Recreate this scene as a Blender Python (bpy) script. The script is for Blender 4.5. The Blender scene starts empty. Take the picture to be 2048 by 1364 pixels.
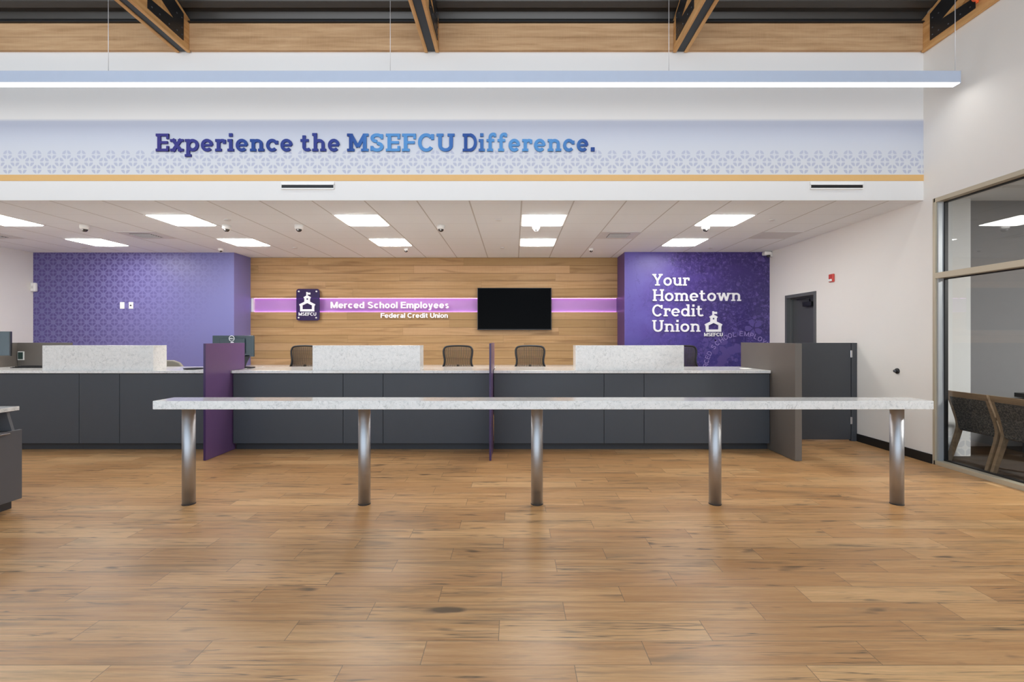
import bpy, bmesh, math, random
from mathutils import Vector, Matrix
random.seed(7)
C = bpy.context.scene
COL = C.collection
H = 1.43                       # camera height above the floor
R = math.radians
PI = math.pi

def S(r, g, b, a=1.0):         # sRGB 0-255 -> linear
    f = lambda c: (c / 255) / 12.92 if c / 255 <= 0.04045 else ((c / 255 + 0.055) / 1.055) ** 2.4
    return (f(r), f(g), f(b), a)

# ------------------------------------------------------------------ camera, daylight, exposure
cd = bpy.data.cameras.new('camera')
cd.sensor_width = 36
cd.lens = 967 / 2048 * 36
cd.shift_x = -4 / 2048
cd.shift_y = -6 / 2048
cd.clip_end = 200
cam = bpy.data.objects.new('camera', cd)
cam.location = (0, 0, H)
cam.rotation_euler = (R(90), 0, 0)
COL.objects.link(cam)
C.camera = cam

w = bpy.data.worlds.new('daylight')
C.world = w
w.use_nodes = True
# overcast sky above, brighter lower half added to throw light up at the ceiling
_g = w.node_tree.nodes.new('ShaderNodeTexCoord')
_x = w.node_tree.nodes.new('ShaderNodeSeparateXYZ')
_r = w.node_tree.nodes.new('ShaderNodeValToRGB')
_m = w.node_tree.nodes.new('ShaderNodeMapRange')
_m.inputs[1].default_value, _m.inputs[2].default_value = -0.06, 0.06
_r.color_ramp.elements[0].color = (3.3, 3.45, 3.6, 1)
_r.color_ramp.elements[1].color = (1.42, 1.70, 2.0, 1)
_l = w.node_tree.links
_l.new(_g.outputs['Generated'], _x.inputs[0])
_l.new(_x.outputs[2], _m.inputs[0])
_l.new(_m.outputs[0], _r.inputs[0])
_l.new(_r.outputs[0], w.node_tree.nodes['Background'].inputs[0])
w.node_tree.nodes['Background'].inputs[1].default_value = 1.0

PANEL_E, LINE_E, LED_E = 22.5, 9.0, 6.0

C.view_settings.view_transform = 'Standard'
C.view_settings.look = 'None'
C.view_settings.exposure = 0.0
C.view_settings.gamma = 1.0
C.view_settings.use_curve_mapping = False
C.cycles.use_denoising = True
C.cycles.max_bounces = 10
C.cycles.diffuse_bounces = 8
C.cycles.transparent_max_bounces = 12
C.cycles.sample_clamp_indirect = 10

# ------------------------------------------------------------------ node helper + materials
class NT:
    def __init__(s, name):
        s.m = bpy.data.materials.new(name)
        s.m.use_nodes = True
        s.t = s.m.node_tree
        s.b = s.t.nodes['Principled BSDF']
        s.out = s.t.nodes['Material Output']
    def n(s, typ, **kw):
        nd = s.t.nodes.new(typ)
        for k, v in kw.items():
            setattr(nd, k, v)
        return nd
    def put(s, sock, v):
        if isinstance(v, bpy.types.NodeSocket):
            s.t.links.new(v, sock)
        else:
            sock.default_value = v
    def math(s, op, a, b=0.0, c=0.0):
        nd = s.n('ShaderNodeMath', operation=op)
        s.put(nd.inputs[0], a); s.put(nd.inputs[1], b)
        if op in ('MULTIPLY_ADD', 'COMPARE', 'SMOOTH_MIN'):
            s.put(nd.inputs[2], c)
        return nd.outputs[0]
    def pos(s):
        g = s.n('ShaderNodeNewGeometry')
        x = s.n('ShaderNodeSeparateXYZ')
        s.t.links.new(g.outputs['Position'], x.inputs[0])
        return x.outputs[0], x.outputs[1], x.outputs[2]
    def obj(s):
        g = s.n('ShaderNodeTexCoord')
        x = s.n('ShaderNodeSeparateXYZ')
        s.t.links.new(g.outputs['Object'], x.inputs[0])
        return x.outputs[0], x.outputs[1], x.outputs[2]
    def vec(s, x, y, z):
        c = s.n('ShaderNodeCombineXYZ')
        s.put(c.inputs[0], x); s.put(c.inputs[1], y); s.put(c.inputs[2], z)
        return c.outputs[0]
    def noise(s, v, scale=1.0, detail=4.0, rough=0.55, dist=0.0):
        nd = s.n('ShaderNodeTexNoise')
        s.put(nd.inputs['Vector'], v)
        nd.inputs['Scale'].default_value = scale
        nd.inputs['Detail'].default_value = detail
        nd.inputs['Roughness'].default_value = rough
        nd.inputs['Distortion'].default_value = dist
        return nd.outputs[0]
    def voro(s, v, scale=1.0, feature='F1', out='Distance'):
        nd = s.n('ShaderNodeTexVoronoi', feature=feature)
        s.put(nd.inputs['Vector'], v)
        nd.inputs['Scale'].default_value = scale
        return nd.outputs[out]
    def white(s, x, y):
        nd = s.n('ShaderNodeTexWhiteNoise', noise_dimensions='2D')
        s.put(nd.inputs['Vector'], s.vec(x, y, 0.0))
        return nd.outputs['Value']
    def ramp(s, f, stops, interp='LINEAR'):
        nd = s.n('ShaderNodeValToRGB')
        nd.color_ramp.interpolation = interp
        e = nd.color_ramp.elements
        while len(e) < len(stops):
            e.new(0.5)
        for el, (p, c) in zip(e, stops):
            el.position = p
            el.color = c if len(c) == 4 else (*c, 1)
        s.put(nd.inputs[0], f)
        return nd.outputs[0]
    def rng(s, v, a, b, c=0.0, d=1.0, smooth=False):
        nd = s.n('ShaderNodeMapRange')
        if smooth:
            nd.interpolation_type = 'SMOOTHSTEP'
        s.put(nd.inputs[0], v)
        for i, q in enumerate((a, b, c, d)):
            s.put(nd.inputs[i + 1], q)
        return nd.outputs[0]
    def mix(s, f, a, b, mode='MIX'):
        nd = s.n('ShaderNodeMix', data_type='RGBA', blend_type=mode)
        s.put(nd.inputs[0], f); s.put(nd.inputs[6], a); s.put(nd.inputs[7], b)
        return nd.outputs[2]
    def bump(s, h, strength=0.2, dist=0.01):
        nd = s.n('ShaderNodeBump')
        nd.inputs['Strength'].default_value = strength
        nd.inputs['Distance'].default_value = dist
        s.put(nd.inputs['Height'], h)
        s.t.links.new(nd.outputs[0], s.b.inputs['Normal'])
    def base(s, v):
        s.put(s.b.inputs['Base Color'], v)
    def set(s, **kw):
        for k, v in kw.items():
            s.put(s.b.inputs[k.replace('_', ' ')], v)

M = {}
def plain(name, col, rough=0.5, metal=0.0, spec=0.5, emit=None, es=0.0, speck=0.03):
    t = NT(name)
    if speck:
        x, y, z = t.obj()
        f = t.noise(t.vec(x, y, z), 9.0, 3.0)
        d = tuple(c * (1 - speck) for c in col[:3]) + (1,)
        u = tuple(min(1, c * (1 + speck)) for c in col[:3]) + (1,)
        t.base(t.mix(f, d, u))
    else:
        t.base(col)
    t.set(Roughness=rough, Metallic=metal, Specular_IOR_Level=spec)
    if emit:
        t.set(Emission_Color=emit, Emission_Strength=es)
    M[name] = t.m
    return t.m

plain('white_paint', S(232, 229, 224), 0.6, spec=0.25, speck=0.008)
plain('white_plastic', S(236, 236, 234), 0.35)
plain('grey_laminate', S(72, 76, 82), 0.45, spec=0.35)
plain('dark_grey_laminate', S(74, 76, 80), 0.45, spec=0.35)
plain('toe_kick_grey', S(50, 52, 56), 0.5)
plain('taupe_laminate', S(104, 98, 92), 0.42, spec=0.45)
plain('purple_laminate', S(104, 78, 122), 0.28, spec=0.5)
plain('purple_edge', S(58, 36, 84), 0.35)
plain('black_rubber', S(24, 24, 25), 0.5)
plain('black_plastic', S(22, 23, 25), 0.35)
plain('screen_black', S(4, 4, 5), 0.15, spec=0.03, speck=0)
plain('monitor_shell', S(60, 74, 80), 0.25)
plain('lit_grey_laminate', S(94, 94, 97), 0.45, spec=0.35)  # counter laminate lightened to put the light on the left cabinet into its colour
plain('steel_dark', S(40, 41, 44), 0.4, metal=0.3)
plain('bolt_steel', S(96, 98, 104), 0.4, metal=0.7)
plain('deck_metal', S(66, 64, 62), 0.36, metal=0.3)
plain('ledger_black', S(26, 27, 30), 0.4)
plain('chrome', S(205, 205, 208), 0.2, metal=1.0, speck=0)
plain('champagne_aluminium', S(188, 178, 156), 0.4, metal=0.2)
plain('frame_grey', S(168, 172, 174), 0.4, metal=0.2)
plain('door_grey', S(74, 76, 78), 0.45)
plain('door_frame_grey', S(90, 92, 92), 0.45)
plain('lamp_aluminium', S(180, 192, 212), 0.45, metal=0.05)
plain('vent_grey', S(212, 212, 212), 0.5)
plain('vent_dark', S(60, 58, 58), 0.6)
plain('alarm_red', S(196, 66, 56), 0.4)
plain('sign_white', S(244, 244, 246), 0.4, emit=S(255, 250, 255), es=0.12, speck=0)
plain('letter_white', S(240, 239, 242), 0.45, speck=0)
plain('print_lilac', S(152, 136, 198), 0.5)
plain('print_violet', S(88, 74, 144), 0.5)
plain('chair_frame_black', S(42, 40, 40), 0.45)
plain('chair_rib', S(70, 62, 54), 0.5)
plain('chair_beige', S(150, 144, 132), 0.7)
plain('carpet_dark', S(58, 52, 48), 0.95)
plain('room_grey', S(132, 130, 128), 0.7)
plain('room_grey_dark', S(124, 123, 124), 0.7)
plain('paper_white', S(240, 238, 232), 0.8)
plain('orange_plastic', S(236, 92, 34), 0.4)
plain('gold_trim', S(214, 172, 110), 0.5)
plain('niche_panel', S(186, 136, 204), 0.5)
plain('wire_steel', S(214, 214, 216), 0.35, metal=0.4)
plain('device_green', S(46, 66, 62), 0.3)

def emis(name, col, strength):
    t = NT(name)
    t.base((0.9, 0.9, 0.9, 1))
    t.set(Emission_Color=col, Emission_Strength=strength)
    M[name] = t.m
emis('panel_glow', (1.0, 0.985, 0.95, 1), PANEL_E)
emis('added_office_glow', (1.0, 0.97, 0.93, 1), 320.0)  # glow of the unseen lamp added in the office
emis('line_glow', (1.0, 0.98, 0.96, 1), LINE_E)
emis('led_glow', (0.86, 0.42, 1.0, 1), LED_E)

def quartz():
    t = NT('quartz')
    x, y, z = t.obj()
    v = t.vec(x, y, z)
    n1 = t.noise(v, 26, 6, 0.65, 0.5)
    n2 = t.noise(v, 90, 3, 0.6)
    n3 = t.noise(v, 6, 4, 0.6, 1.2)
    c = t.ramp(n1, [(0.30, S(208, 209, 207)), (0.42, S(228, 228, 225)), (0.60, S(236, 235, 232)), (0.8, S(240, 239, 236))])
    c = t.mix(t.rng(n2, 0.60, 0.72), c, S(196, 196, 190))
    vein = t.math('ABSOLUTE', t.math('SUBTRACT', n3, 0.5))
    c = t.mix(t.math('MULTIPLY', t.rng(vein, 0.0, 0.012, 1, 0), 0.5), c, S(160, 160, 158))
    t.base(c)
    t.set(Roughness=0.12, Specular_IOR_Level=0.5)
    M['quartz'] = t.m
quartz()

def brushed():
    t = NT('brushed_steel')
    x, y, z = t.obj()
    n = t.noise(t.vec(t.math('MULTIPLY', x, 4.0), t.math('MULTIPLY', y, 4.0), t.math('MULTIPLY', z, 2320.0)), 1.0, 3)
    t.base(t.mix(n, S(166, 167, 170), S(192, 193, 196)))
    t.set(Roughness=0.46, Metallic=1.0)
    M['brushed_steel'] = t.m
brushed()

def floor_tiles():
    t = NT('wood_look_floor')
    x, y, z = t.pos()
    v = t.math('DIVIDE', t.math('SUBTRACT', y, 1.946), 0.168)
    row = t.math('FLOOR', v)
    fv = t.math('FRACT', v)
    u = t.math('DIVIDE', t.math('SUBTRACT', t.math('SUBTRACT', x, 0.264), t.math('MULTIPLY', row, 0.3373)), 1.012)
    cu = t.math('FLOOR', u)
    fu = t.math('FRACT', u)
    r1 = t.white(cu, row)
    r2 = t.white(t.math('ADD', cu, 31.7), t.math('ADD', row, 11.3))
    off = t.math('MULTIPLY', r1, 40.0)
    gx = t.math('ADD', x, off)
    grain = t.noise(t.vec(t.math('MULTIPLY', gx, 1.6), t.math('MULTIPLY', y, 30.0), off), 1.0, 6, 0.62, 0.4)
    fine = t.noise(t.vec(t.math('MULTIPLY', gx, 9.0), t.math('MULTIPLY', y, 320.0), off), 1.0, 3, 0.6)
    streak = t.noise(t.vec(t.math('MULTIPLY', gx, 1.1), t.math('MULTIPLY', y, 11.0), t.math('ADD', off, 7.0)), 1.0, 5, 0.6, 0.8)
    crack = t.noise(t.vec(t.math('MULTIPLY', gx, 0.9), t.math('MULTIPLY', y, 26.0), t.math('ADD', off, 3.0)), 1.0, 3, 0.5, 0.3)
    knot = t.noise(t.vec(t.math('MULTIPLY', gx, 3.0), t.math('MULTIPLY', y, 10.0), t.math('ADD', off, 19.0)), 1.0, 2, 0.5)
    c = t.ramp(grain, [(0.25, S(166, 120, 74)), (0.42, S(198, 150, 98)), (0.60, S(214, 168, 116)), (0.85, S(230, 190, 140))])
    c = t.mix(t.rng(r2, 0.2, 1, 0.0, 0.55), c, S(176, 126, 78))
    c = t.mix(t.rng(r1, 0.7, 1.0, 0.0, 0.42), c, S(238, 196, 142))
    c = t.mix(t.math('MULTIPLY', t.rng(streak, 0.54, 0.72), 0.6), c, S(118, 100, 76))
    lines = t.math('ABSOLUTE', t.math('SUBTRACT', crack, 0.5))
    gate = t.rng(t.noise(t.vec(gx, t.math('MULTIPLY', y, 5.0), 2.0), 1.3, 2), 0.46, 0.56)
    c = t.mix(t.math('MULTIPLY', t.math('MULTIPLY', t.rng(lines, 0.0, 0.022, 1, 0), gate), 0.85), c, S(80, 68, 52))
    c = t.mix(t.math('MULTIPLY', t.rng(knot, 0.66, 0.76), 0.8), c, S(74, 62, 48))
    c = t.mix(t.math('MULTIPLY', t.rng(fine, 0.48, 0.7), 0.28), c, S(110, 84, 56))
    jv = t.math('MULTIPLY', t.math('MINIMUM', fv, t.math('SUBTRACT', 1.0, fv)), 0.168)
    ju = t.math('MULTIPLY', t.math('MINIMUM', fu, t.math('SUBTRACT', 1.0, fu)), 1.012)
    j = t.rng(t.math('MINIMUM', jv, ju), 0.0012, 0.0024, 1, 0)
    c = t.mix(t.math('MULTIPLY', j, 0.75), c, S(104, 88, 64))
    t.base(c)
    t.set(Roughness=t.rng(grain, 0, 1, 0.26, 0.42), Specular_IOR_Level=0.45)
    t.bump(t.math('SUBTRACT', t.math('MULTIPLY', grain, 0.25), j), 0.12, 0.002)
    M['floor'] = t.m
floor_tiles()

def plank_wall():
    t = NT('plank_wall_wood')
    x, y, z = t.pos()
    v = t.math('DIVIDE', t.math('SUBTRACT', z, 0.097), 0.1542)
    row = t.math('FLOOR', v)
    fv = t.math('FRACT', v)
    ro = t.math('MULTIPLY', t.white(row, 3.3), 9.0)
    u = t.math('DIVIDE', t.math('ADD', x, ro), 3.1)
    cu = t.math('FLOOR', u)
    fu = t.math('FRACT', u)
    r1 = t.white(cu, t.math('ADD', row, 0.5))
    r2 = t.white(t.math('ADD', cu, 77.1), t.math('ADD', row, 5.5))
    off = t.math('MULTIPLY', r1, 50.0)
    gx = t.math('ADD', x, off)
    grain = t.noise(t.vec(t.math('MULTIPLY', gx, 0.9), 0.0, t.math('MULTIPLY', t.math('ADD', z, off), 22.0)), 1.0, 6, 0.6, 0.3)
    ray = t.noise(t.vec(t.math('MULTIPLY', gx, 30.0), 0.0, t.math('MULTIPLY', z, 3.0)), 1.0, 3, 0.6)
    st = t.noise(t.vec(t.math('MULTIPLY', gx, 0.8), 4.0, t.math('MULTIPLY', t.math('ADD', z, off), 8.0)), 1.0, 4, 0.5, 0.6)
    c = t.ramp(grain, [(0.25, S(158, 122, 80)), (0.48, S(180, 142, 98)), (0.75, S(196, 160, 116))])
    c = t.mix(t.rng(r2, 0.3, 1.0, 0.0, 0.75), c, S(158, 126, 82))
    c = t.mix(t.rng(r1, 0.6, 1.0, 0.0, 0.4), c, S(208, 168, 128))
    c = t.mix(t.math('MULTIPLY', t.rng(st, 0.56, 0.70), 0.62), c, S(132, 98, 62))
    c = t.mix(t.math('MULTIPLY', t.rng(ray, 0.5, 0.8), 0.14), c, S(150, 106, 62))
    jv = t.math('MULTIPLY', t.math('MINIMUM', fv, t.math('SUBTRACT', 1.0, fv)), 0.154)
    ju = t.math('MULTIPLY', t.math('MINIMUM', fu, t.math('SUBTRACT', 1.0, fu)), 3.1)
    j = t.math('MAXIMUM', t.math('MULTIPLY', t.rng(jv, 0.0022, 0.0065, 1, 0), 0.85), t.math('MULTIPLY', t.rng(ju, 0.001, 0.004, 1, 0), 0.4))
    c = t.mix(t.math('MULTIPLY', j, 0.8), c, S(96, 68, 42))
    t.base(c)
    t.set(Roughness=0.5, Specular_IOR_Level=0.3)
    t.bump(t.math('SUBTRACT', 1.0, j), 0.3, 0.003)
    M['plank_wall'] = t.m
plank_wall()

def timber(name, a, b, d, axis='x'):
    t = NT(name)
    x, y, z = t.pos()
    l = x if axis == 'x' else y
    o = y if axis == 'x' else x
    g = t.noise(t.vec(t.math('MULTIPLY', l, 1.5), t.math('MULTIPLY', o, 20.0), t.math('MULTIPLY', z, 20.0)), 1.0, 5, 0.6, 0.3)
    saw = t.noise(t.vec(t.math('MULTIPLY', l, 90.0), 1.0, t.math('MULTIPLY', z, 5.0)), 1.0, 2, 0.6)
    big = t.noise(t.vec(t.math('MULTIPLY', l, 0.7), 3.0, t.math('MULTIPLY', z, 4.0)), 1.0, 3)
    c = t.ramp(g, [(0.25, a), (0.5, b), (0.8, d)])
    c = t.mix(t.math('MULTIPLY', t.rng(saw, 0.45, 0.75), 0.22), c, d)
    c = t.mix(t.math('MULTIPLY', t.rng(big, 0.5, 0.75), 0.3), c, a)
    if axis == 'x':
        s = t.math('ABSOLUTE', t.math('SUBTRACT', z, 4.9))
        c = t.mix(t.math('MULTIPLY', t.rng(s, 0.0, 0.004, 1, 0), 0.6), c, S(92, 62, 36))
    t.base(c)
    t.set(Roughness=0.6, Specular_IOR_Level=0.25)
    M[name] = t.m
timber('beam_timber', S(158, 122, 86), S(186, 150, 112), S(206, 172, 134), 'x')
timber('truss_timber', S(176, 126, 74), S(206, 158, 102), S(226, 184, 130), 'y')
timber('chair_wood', S(112, 92, 72), S(142, 120, 96), S(160, 138, 112), 'y')

def ceiling_mat():
    t = NT('ceiling_tiles')
    x, y, z = t.pos()
    u = t.math('FRACT', t.math('DIVIDE', t.math('SUBTRACT', x, 0.0895), 0.6118))
    fu = t.math('MULTIPLY', t.math('MINIMUM', u, t.math('SUBTRACT', 1.0, u)), 0.6118)
    v = t.math('FRACT', t.math('DIVIDE', t.math('SUBTRACT', y, 6.262), 0.5035))
    fv = t.math('MULTIPLY', t.math('MINIMUM', v, t.math('SUBTRACT', 1.0, v)), 0.5035)
    g = t.rng(fu, 0.006, 0.010, 1, 0)
    h = t.math('MULTIPLY', t.rng(fv, 0.003, 0.008, 1, 0), 0.35)
    f = t.math('MAXIMUM', g, h)
    sp = t.noise(t.vec(x, y, z), 120, 2)
    c = t.mix(sp, S(232, 237, 240), S(238, 242, 245))
    c = t.mix(t.math('MULTIPLY', f, 0.75), c, S(176, 172, 168))
    t.base(c)
    t.set(Roughness=0.85, Specular_IOR_Level=0.1)
    M['ceiling'] = t.m
ceiling_mat()

def petal_pattern(t, x, z, x0, z0, P, Rr, gap, inner, lim=None):
    a = t.math('DIVIDE', t.math('SUBTRACT', x, x0), P)
    b = t.math('DIVIDE', t.math('SUBTRACT', z, z0), P * 0.985)
    res = None
    for o in (0.5, 0.0):
        f = t.math('ABSOLUTE', t.math('SUBTRACT', t.math('FRACT', t.math('ADD', a, o)), 0.5))
        g = t.math('ABSOLUTE', t.math('SUBTRACT', t.math('FRACT', t.math('ADD', b, o)), 0.5))
        r = t.math('SQRT', t.math('ADD', t.math('MULTIPLY', f, f), t.math('MULTIPLY', g, g)))
        m = t.rng(r, Rr - 0.012, Rr + 0.012, 1, 0)
        m = t.math('MULTIPLY', m, t.rng(f, gap - 0.01, gap + 0.01))
        m = t.math('MULTIPLY', m, t.rng(g, gap - 0.01, gap + 0.01))
        m = t.math('MULTIPLY', m, t.rng(t.math('ADD', f, g), inner - 0.012, inner + 0.012))
        if lim and o == 0.0:
            m = t.math('MULTIPLY', m, t.math('MULTIPLY', t.math('GREATER_THAN', z, lim[0]), t.math('LESS_THAN', z, lim[1])))
        res = m if res is None else t.math('MAXIMUM', res, m)
    return res

def header_mat():
    t = NT('header_mural')
    x, y, z = t.pos()
    k = 0.0058118
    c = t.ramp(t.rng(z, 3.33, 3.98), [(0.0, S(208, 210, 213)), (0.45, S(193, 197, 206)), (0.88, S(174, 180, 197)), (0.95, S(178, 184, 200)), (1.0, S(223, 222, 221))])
    p = petal_pattern(t, x, z, -4.173, 3.561, 0.1714, 0.305, 0.042, 0.165, (3.41, 3.56))
    p = t.math('MULTIPLY', p, t.math('MULTIPLY', t.rng(z, 3.335, 3.337), t.rng(z, 3.622, 3.624, 1, 0)))
    c = t.mix(t.math('MULTIPLY', p, 0.8), c, S(168, 173, 194))
    inb = t.rng(z, 3.326, 3.327)
    c = t.mix(inb, S(223, 222, 221), c)
    t.base(c)
    t.set(Roughness=0.6, Specular_IOR_Level=0.25)
    M['header'] = t.m
header_mat()

def purple_pattern_mat():
    t = NT('purple_pattern_paper')
    x, y, z = t.pos()
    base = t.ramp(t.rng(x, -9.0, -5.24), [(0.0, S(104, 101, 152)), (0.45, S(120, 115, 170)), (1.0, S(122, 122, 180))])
    p = petal_pattern(t, x, z, -8.73, 1.52, 0.2087, 0.318, 0.03, 0.15)
    fade = t.rng(t.math('ADD', t.math('SUBTRACT', x, t.math('MULTIPLY', t.math('SUBTRACT', 1.5, z), -0.55)), 0.0), -8.3, -5.9, 1.0, 0.0)
    c = t.mix(t.math('MULTIPLY', t.math('MULTIPLY', p, fade), 0.9), base, S(82, 70, 130))
    t.base(c)
    t.set(Roughness=0.42, Specular_IOR_Level=0.5)
    M['purple_pattern'] = t.m
purple_pattern_mat()

def mural_mat():
    t = NT('purple_tree_mural')
    x, y, z = t.pos()
    u = t.rng(x, 2.06, 4.76)
    v = t.rng(z, 0.8, 3.03)
    wob = t.noise(t.vec(x, 0.0, z), 1.7, 5, 0.6)
    a = t.math('ADD', t.math('ADD', u, t.math('MULTIPLY', t.math('SUBTRACT', wob, 0.5), 0.9)), t.math('MULTIPLY', v, 0.0))
    c = t.ramp(a, [(0.05, S(96, 84, 166)), (0.3, S(84, 66, 148)), (0.5, S(66, 48, 122)), (0.8, S(56, 42, 108)), (1.0, S(58, 48, 104))])
    low = t.rng(t.math('ADD', z, t.math('MULTIPLY', wob, 0.8)), 1.55, 1.95, 1, 0)
    c = t.mix(t.math('MULTIPLY', low, 0.6), c, S(70, 66, 142))
    tm = t.rng(t.noise(t.vec(x, 5.0, z), 2.1, 6, 0.7), 0.36, 0.56)
    tm = t.math('MULTIPLY', tm, t.rng(a, 0.12, 0.36))
    leaf = t.noise(t.vec(x, 1.0, z), 17, 8, 0.8)
    leaf2 = t.noise(t.vec(x, 9.0, z), 7, 6, 0.75)
    c = t.mix(t.math('MULTIPLY', t.math('MULTIPLY', t.rng(leaf2, 0.54, 0.38), tm), 0.75), c, S(38, 28, 84))
    c = t.mix(t.math('MULTIPLY', t.math('MULTIPLY', t.rng(leaf, 0.50, 0.64), tm), 0.85), c, S(128, 112, 186))
    blot = t.voro(t.vec(x, 2.0, z), 8.0)
    bm_ = t.math('MULTIPLY', t.rng(blot, 0.36, 0.30, 0, 1), t.rng(t.noise(t.vec(x, 6.0, z), 2.6, 3), 0.54, 0.62))
    c = t.mix(t.math('MULTIPLY', t.math('MULTIPLY', bm_, t.rng(a, 0.5, 0.7)), 0.45), c, S(120, 104, 176))
    br = t.noise(t.vec(x, 3.0, t.math('SUBTRACT', z, t.math('MULTIPLY', x, 0.5))), 1.6, 4, 0.6, 0.6)
    br = t.rng(t.math('ABSOLUTE', t.math('SUBTRACT', br, 0.5)), 0.0, 0.008, 1, 0)
    c = t.mix(t.math('MULTIPLY', br, 0.3), c, S(44, 32, 90))
    t.base(c)
    t.set(Roughness=0.4, Specular_IOR_Level=0.45)
    M['mural'] = t.m
mural_mat()
plain('purple_plain', S(126, 122, 180), 0.42, spec=0.5)
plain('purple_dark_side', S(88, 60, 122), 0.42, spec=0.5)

def slogan_mat():
    t = NT('slogan_paint')
    x, y, z = t.pos()
    st = [(313, (70, 66, 140)), (470, (62, 72, 148)), (500, (52, 86, 158)), (545, (58, 76, 150)), (660, (62, 72, 148)), (700, (52, 82, 154)),
          (728, (70, 118, 190)), (750, (98, 160, 222)), (860, (94, 154, 218)), (900, (74, 122, 194)), (935, (54, 86, 160)), (955, (64, 104, 178)),
          (985, (98, 160, 222)), (1100, (96, 158, 220)), (1150, (78, 128, 196)), (1172, (60, 92, 164)), (1190, (56, 84, 156))]
    c = t.ramp(t.rng(x, -4.17, 0.96), [((((p - 1028) * 0.0058118) + 4.17) / 5.13, S(*q)) for p, q in st])
    t.base(t.mix(0.28, c, (0, 0, 0, 1)))
    t.set(Roughness=0.6, Specular_IOR_Level=0.12)
    M['slogan'] = t.m
slogan_mat()

def fabric_mat():
    t = NT('speckled_upholstery')
    x, y, z = t.pos()
    v = t.vec(x, y, z)
    d = t.voro(v, 75.0)
    n = t.noise(v, 60, 3)
    c = t.mix(t.rng(n, 0.45, 0.6), S(52, 52, 52), S(92, 88, 84))
    c = t.mix(t.math('MULTIPLY', t.rng(d, 0.16, 0.22, 1, 0), 0.8), c, S(158, 146, 124))
    t.base(c)
    t.set(Roughness=0.9)
    M['upholstery'] = t.m
fabric_mat()

def stub_mat():
    t = NT('pale_patterned_paper')
    x, y, z = t.pos()
    p = petal_pattern(t, x, z, 4.9, 0.1, 0.28, 0.33, 0.03, 0.17)
    p = t.math('MULTIPLY', p, t.rng(z, 0.42, 0.2))
    t.base(t.mix(t.math('MULTIPLY', p, 0.6), S(216, 216, 214), S(176, 180, 188)))
    t.set(Roughness=0.7)
    M['pale_paper'] = t.m
stub_mat()

def glass_mat():
    t = NT('window_glass')
    tr = t.n('ShaderNodeBsdfTransparent')
    tr.inputs[0].default_value = (0.84, 0.86, 0.86, 1)
    gl = t.n('ShaderNodeBsdfGlossy')
    gl.inputs['Roughness'].default_value = 0.0
    fr = t.n('ShaderNodeFresnel')
    gb = t.n('ShaderNodeNewGeometry')
    t.put(fr.inputs[0], t.rng(gb.outputs['Backfacing'], 0, 1, 1.55, 1 / 1.55))
    f = t.math('MINIMUM', t.math('MULTIPLY', fr.outputs[0], 1.5), 1.0)
    ms = t.n('ShaderNodeMixShader')
    t.t.links.new(f, ms.inputs[0])
    t.t.links.new(tr.outputs[0], ms.inputs[1])
    t.t.links.new(gl.outputs[0], ms.inputs[2])
    t.t.links.new(ms.outputs[0], t.out.inputs[0])
    M['glass'] = t.m
glass_mat()

def acrylic_mat():
    t = NT('purple_acrylic')
    tr = t.n('ShaderNodeBsdfTransparent')
    tr.inputs[0].default_value = S(150, 110, 190)
    t.base(S(58, 34, 92))
    t.set(Roughness=0.15)
    ms = t.n('ShaderNodeMixShader')
    ms.inputs[0].default_value = 0.6
    t.t.links.new(tr.outputs[0], ms.inputs[1])
    t.t.links.new(t.b.outputs[0], ms.inputs[2])
    t.t.links.new(ms.outputs[0], t.out.inputs[0])
    M['acrylic'] = t.m
acrylic_mat()
plain('camera_dome', S(36, 36, 38), 0.12, spec=0.8, speck=0)
plain('camera_clear', S(196, 196, 198), 0.12, spec=0.8, speck=0)

# ------------------------------------------------------------------ mesh helpers
def wloc(o):
    v = Vector((0, 0, 0))
    while o is not None:
        v += o.location
        o = o.parent
    return v

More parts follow.
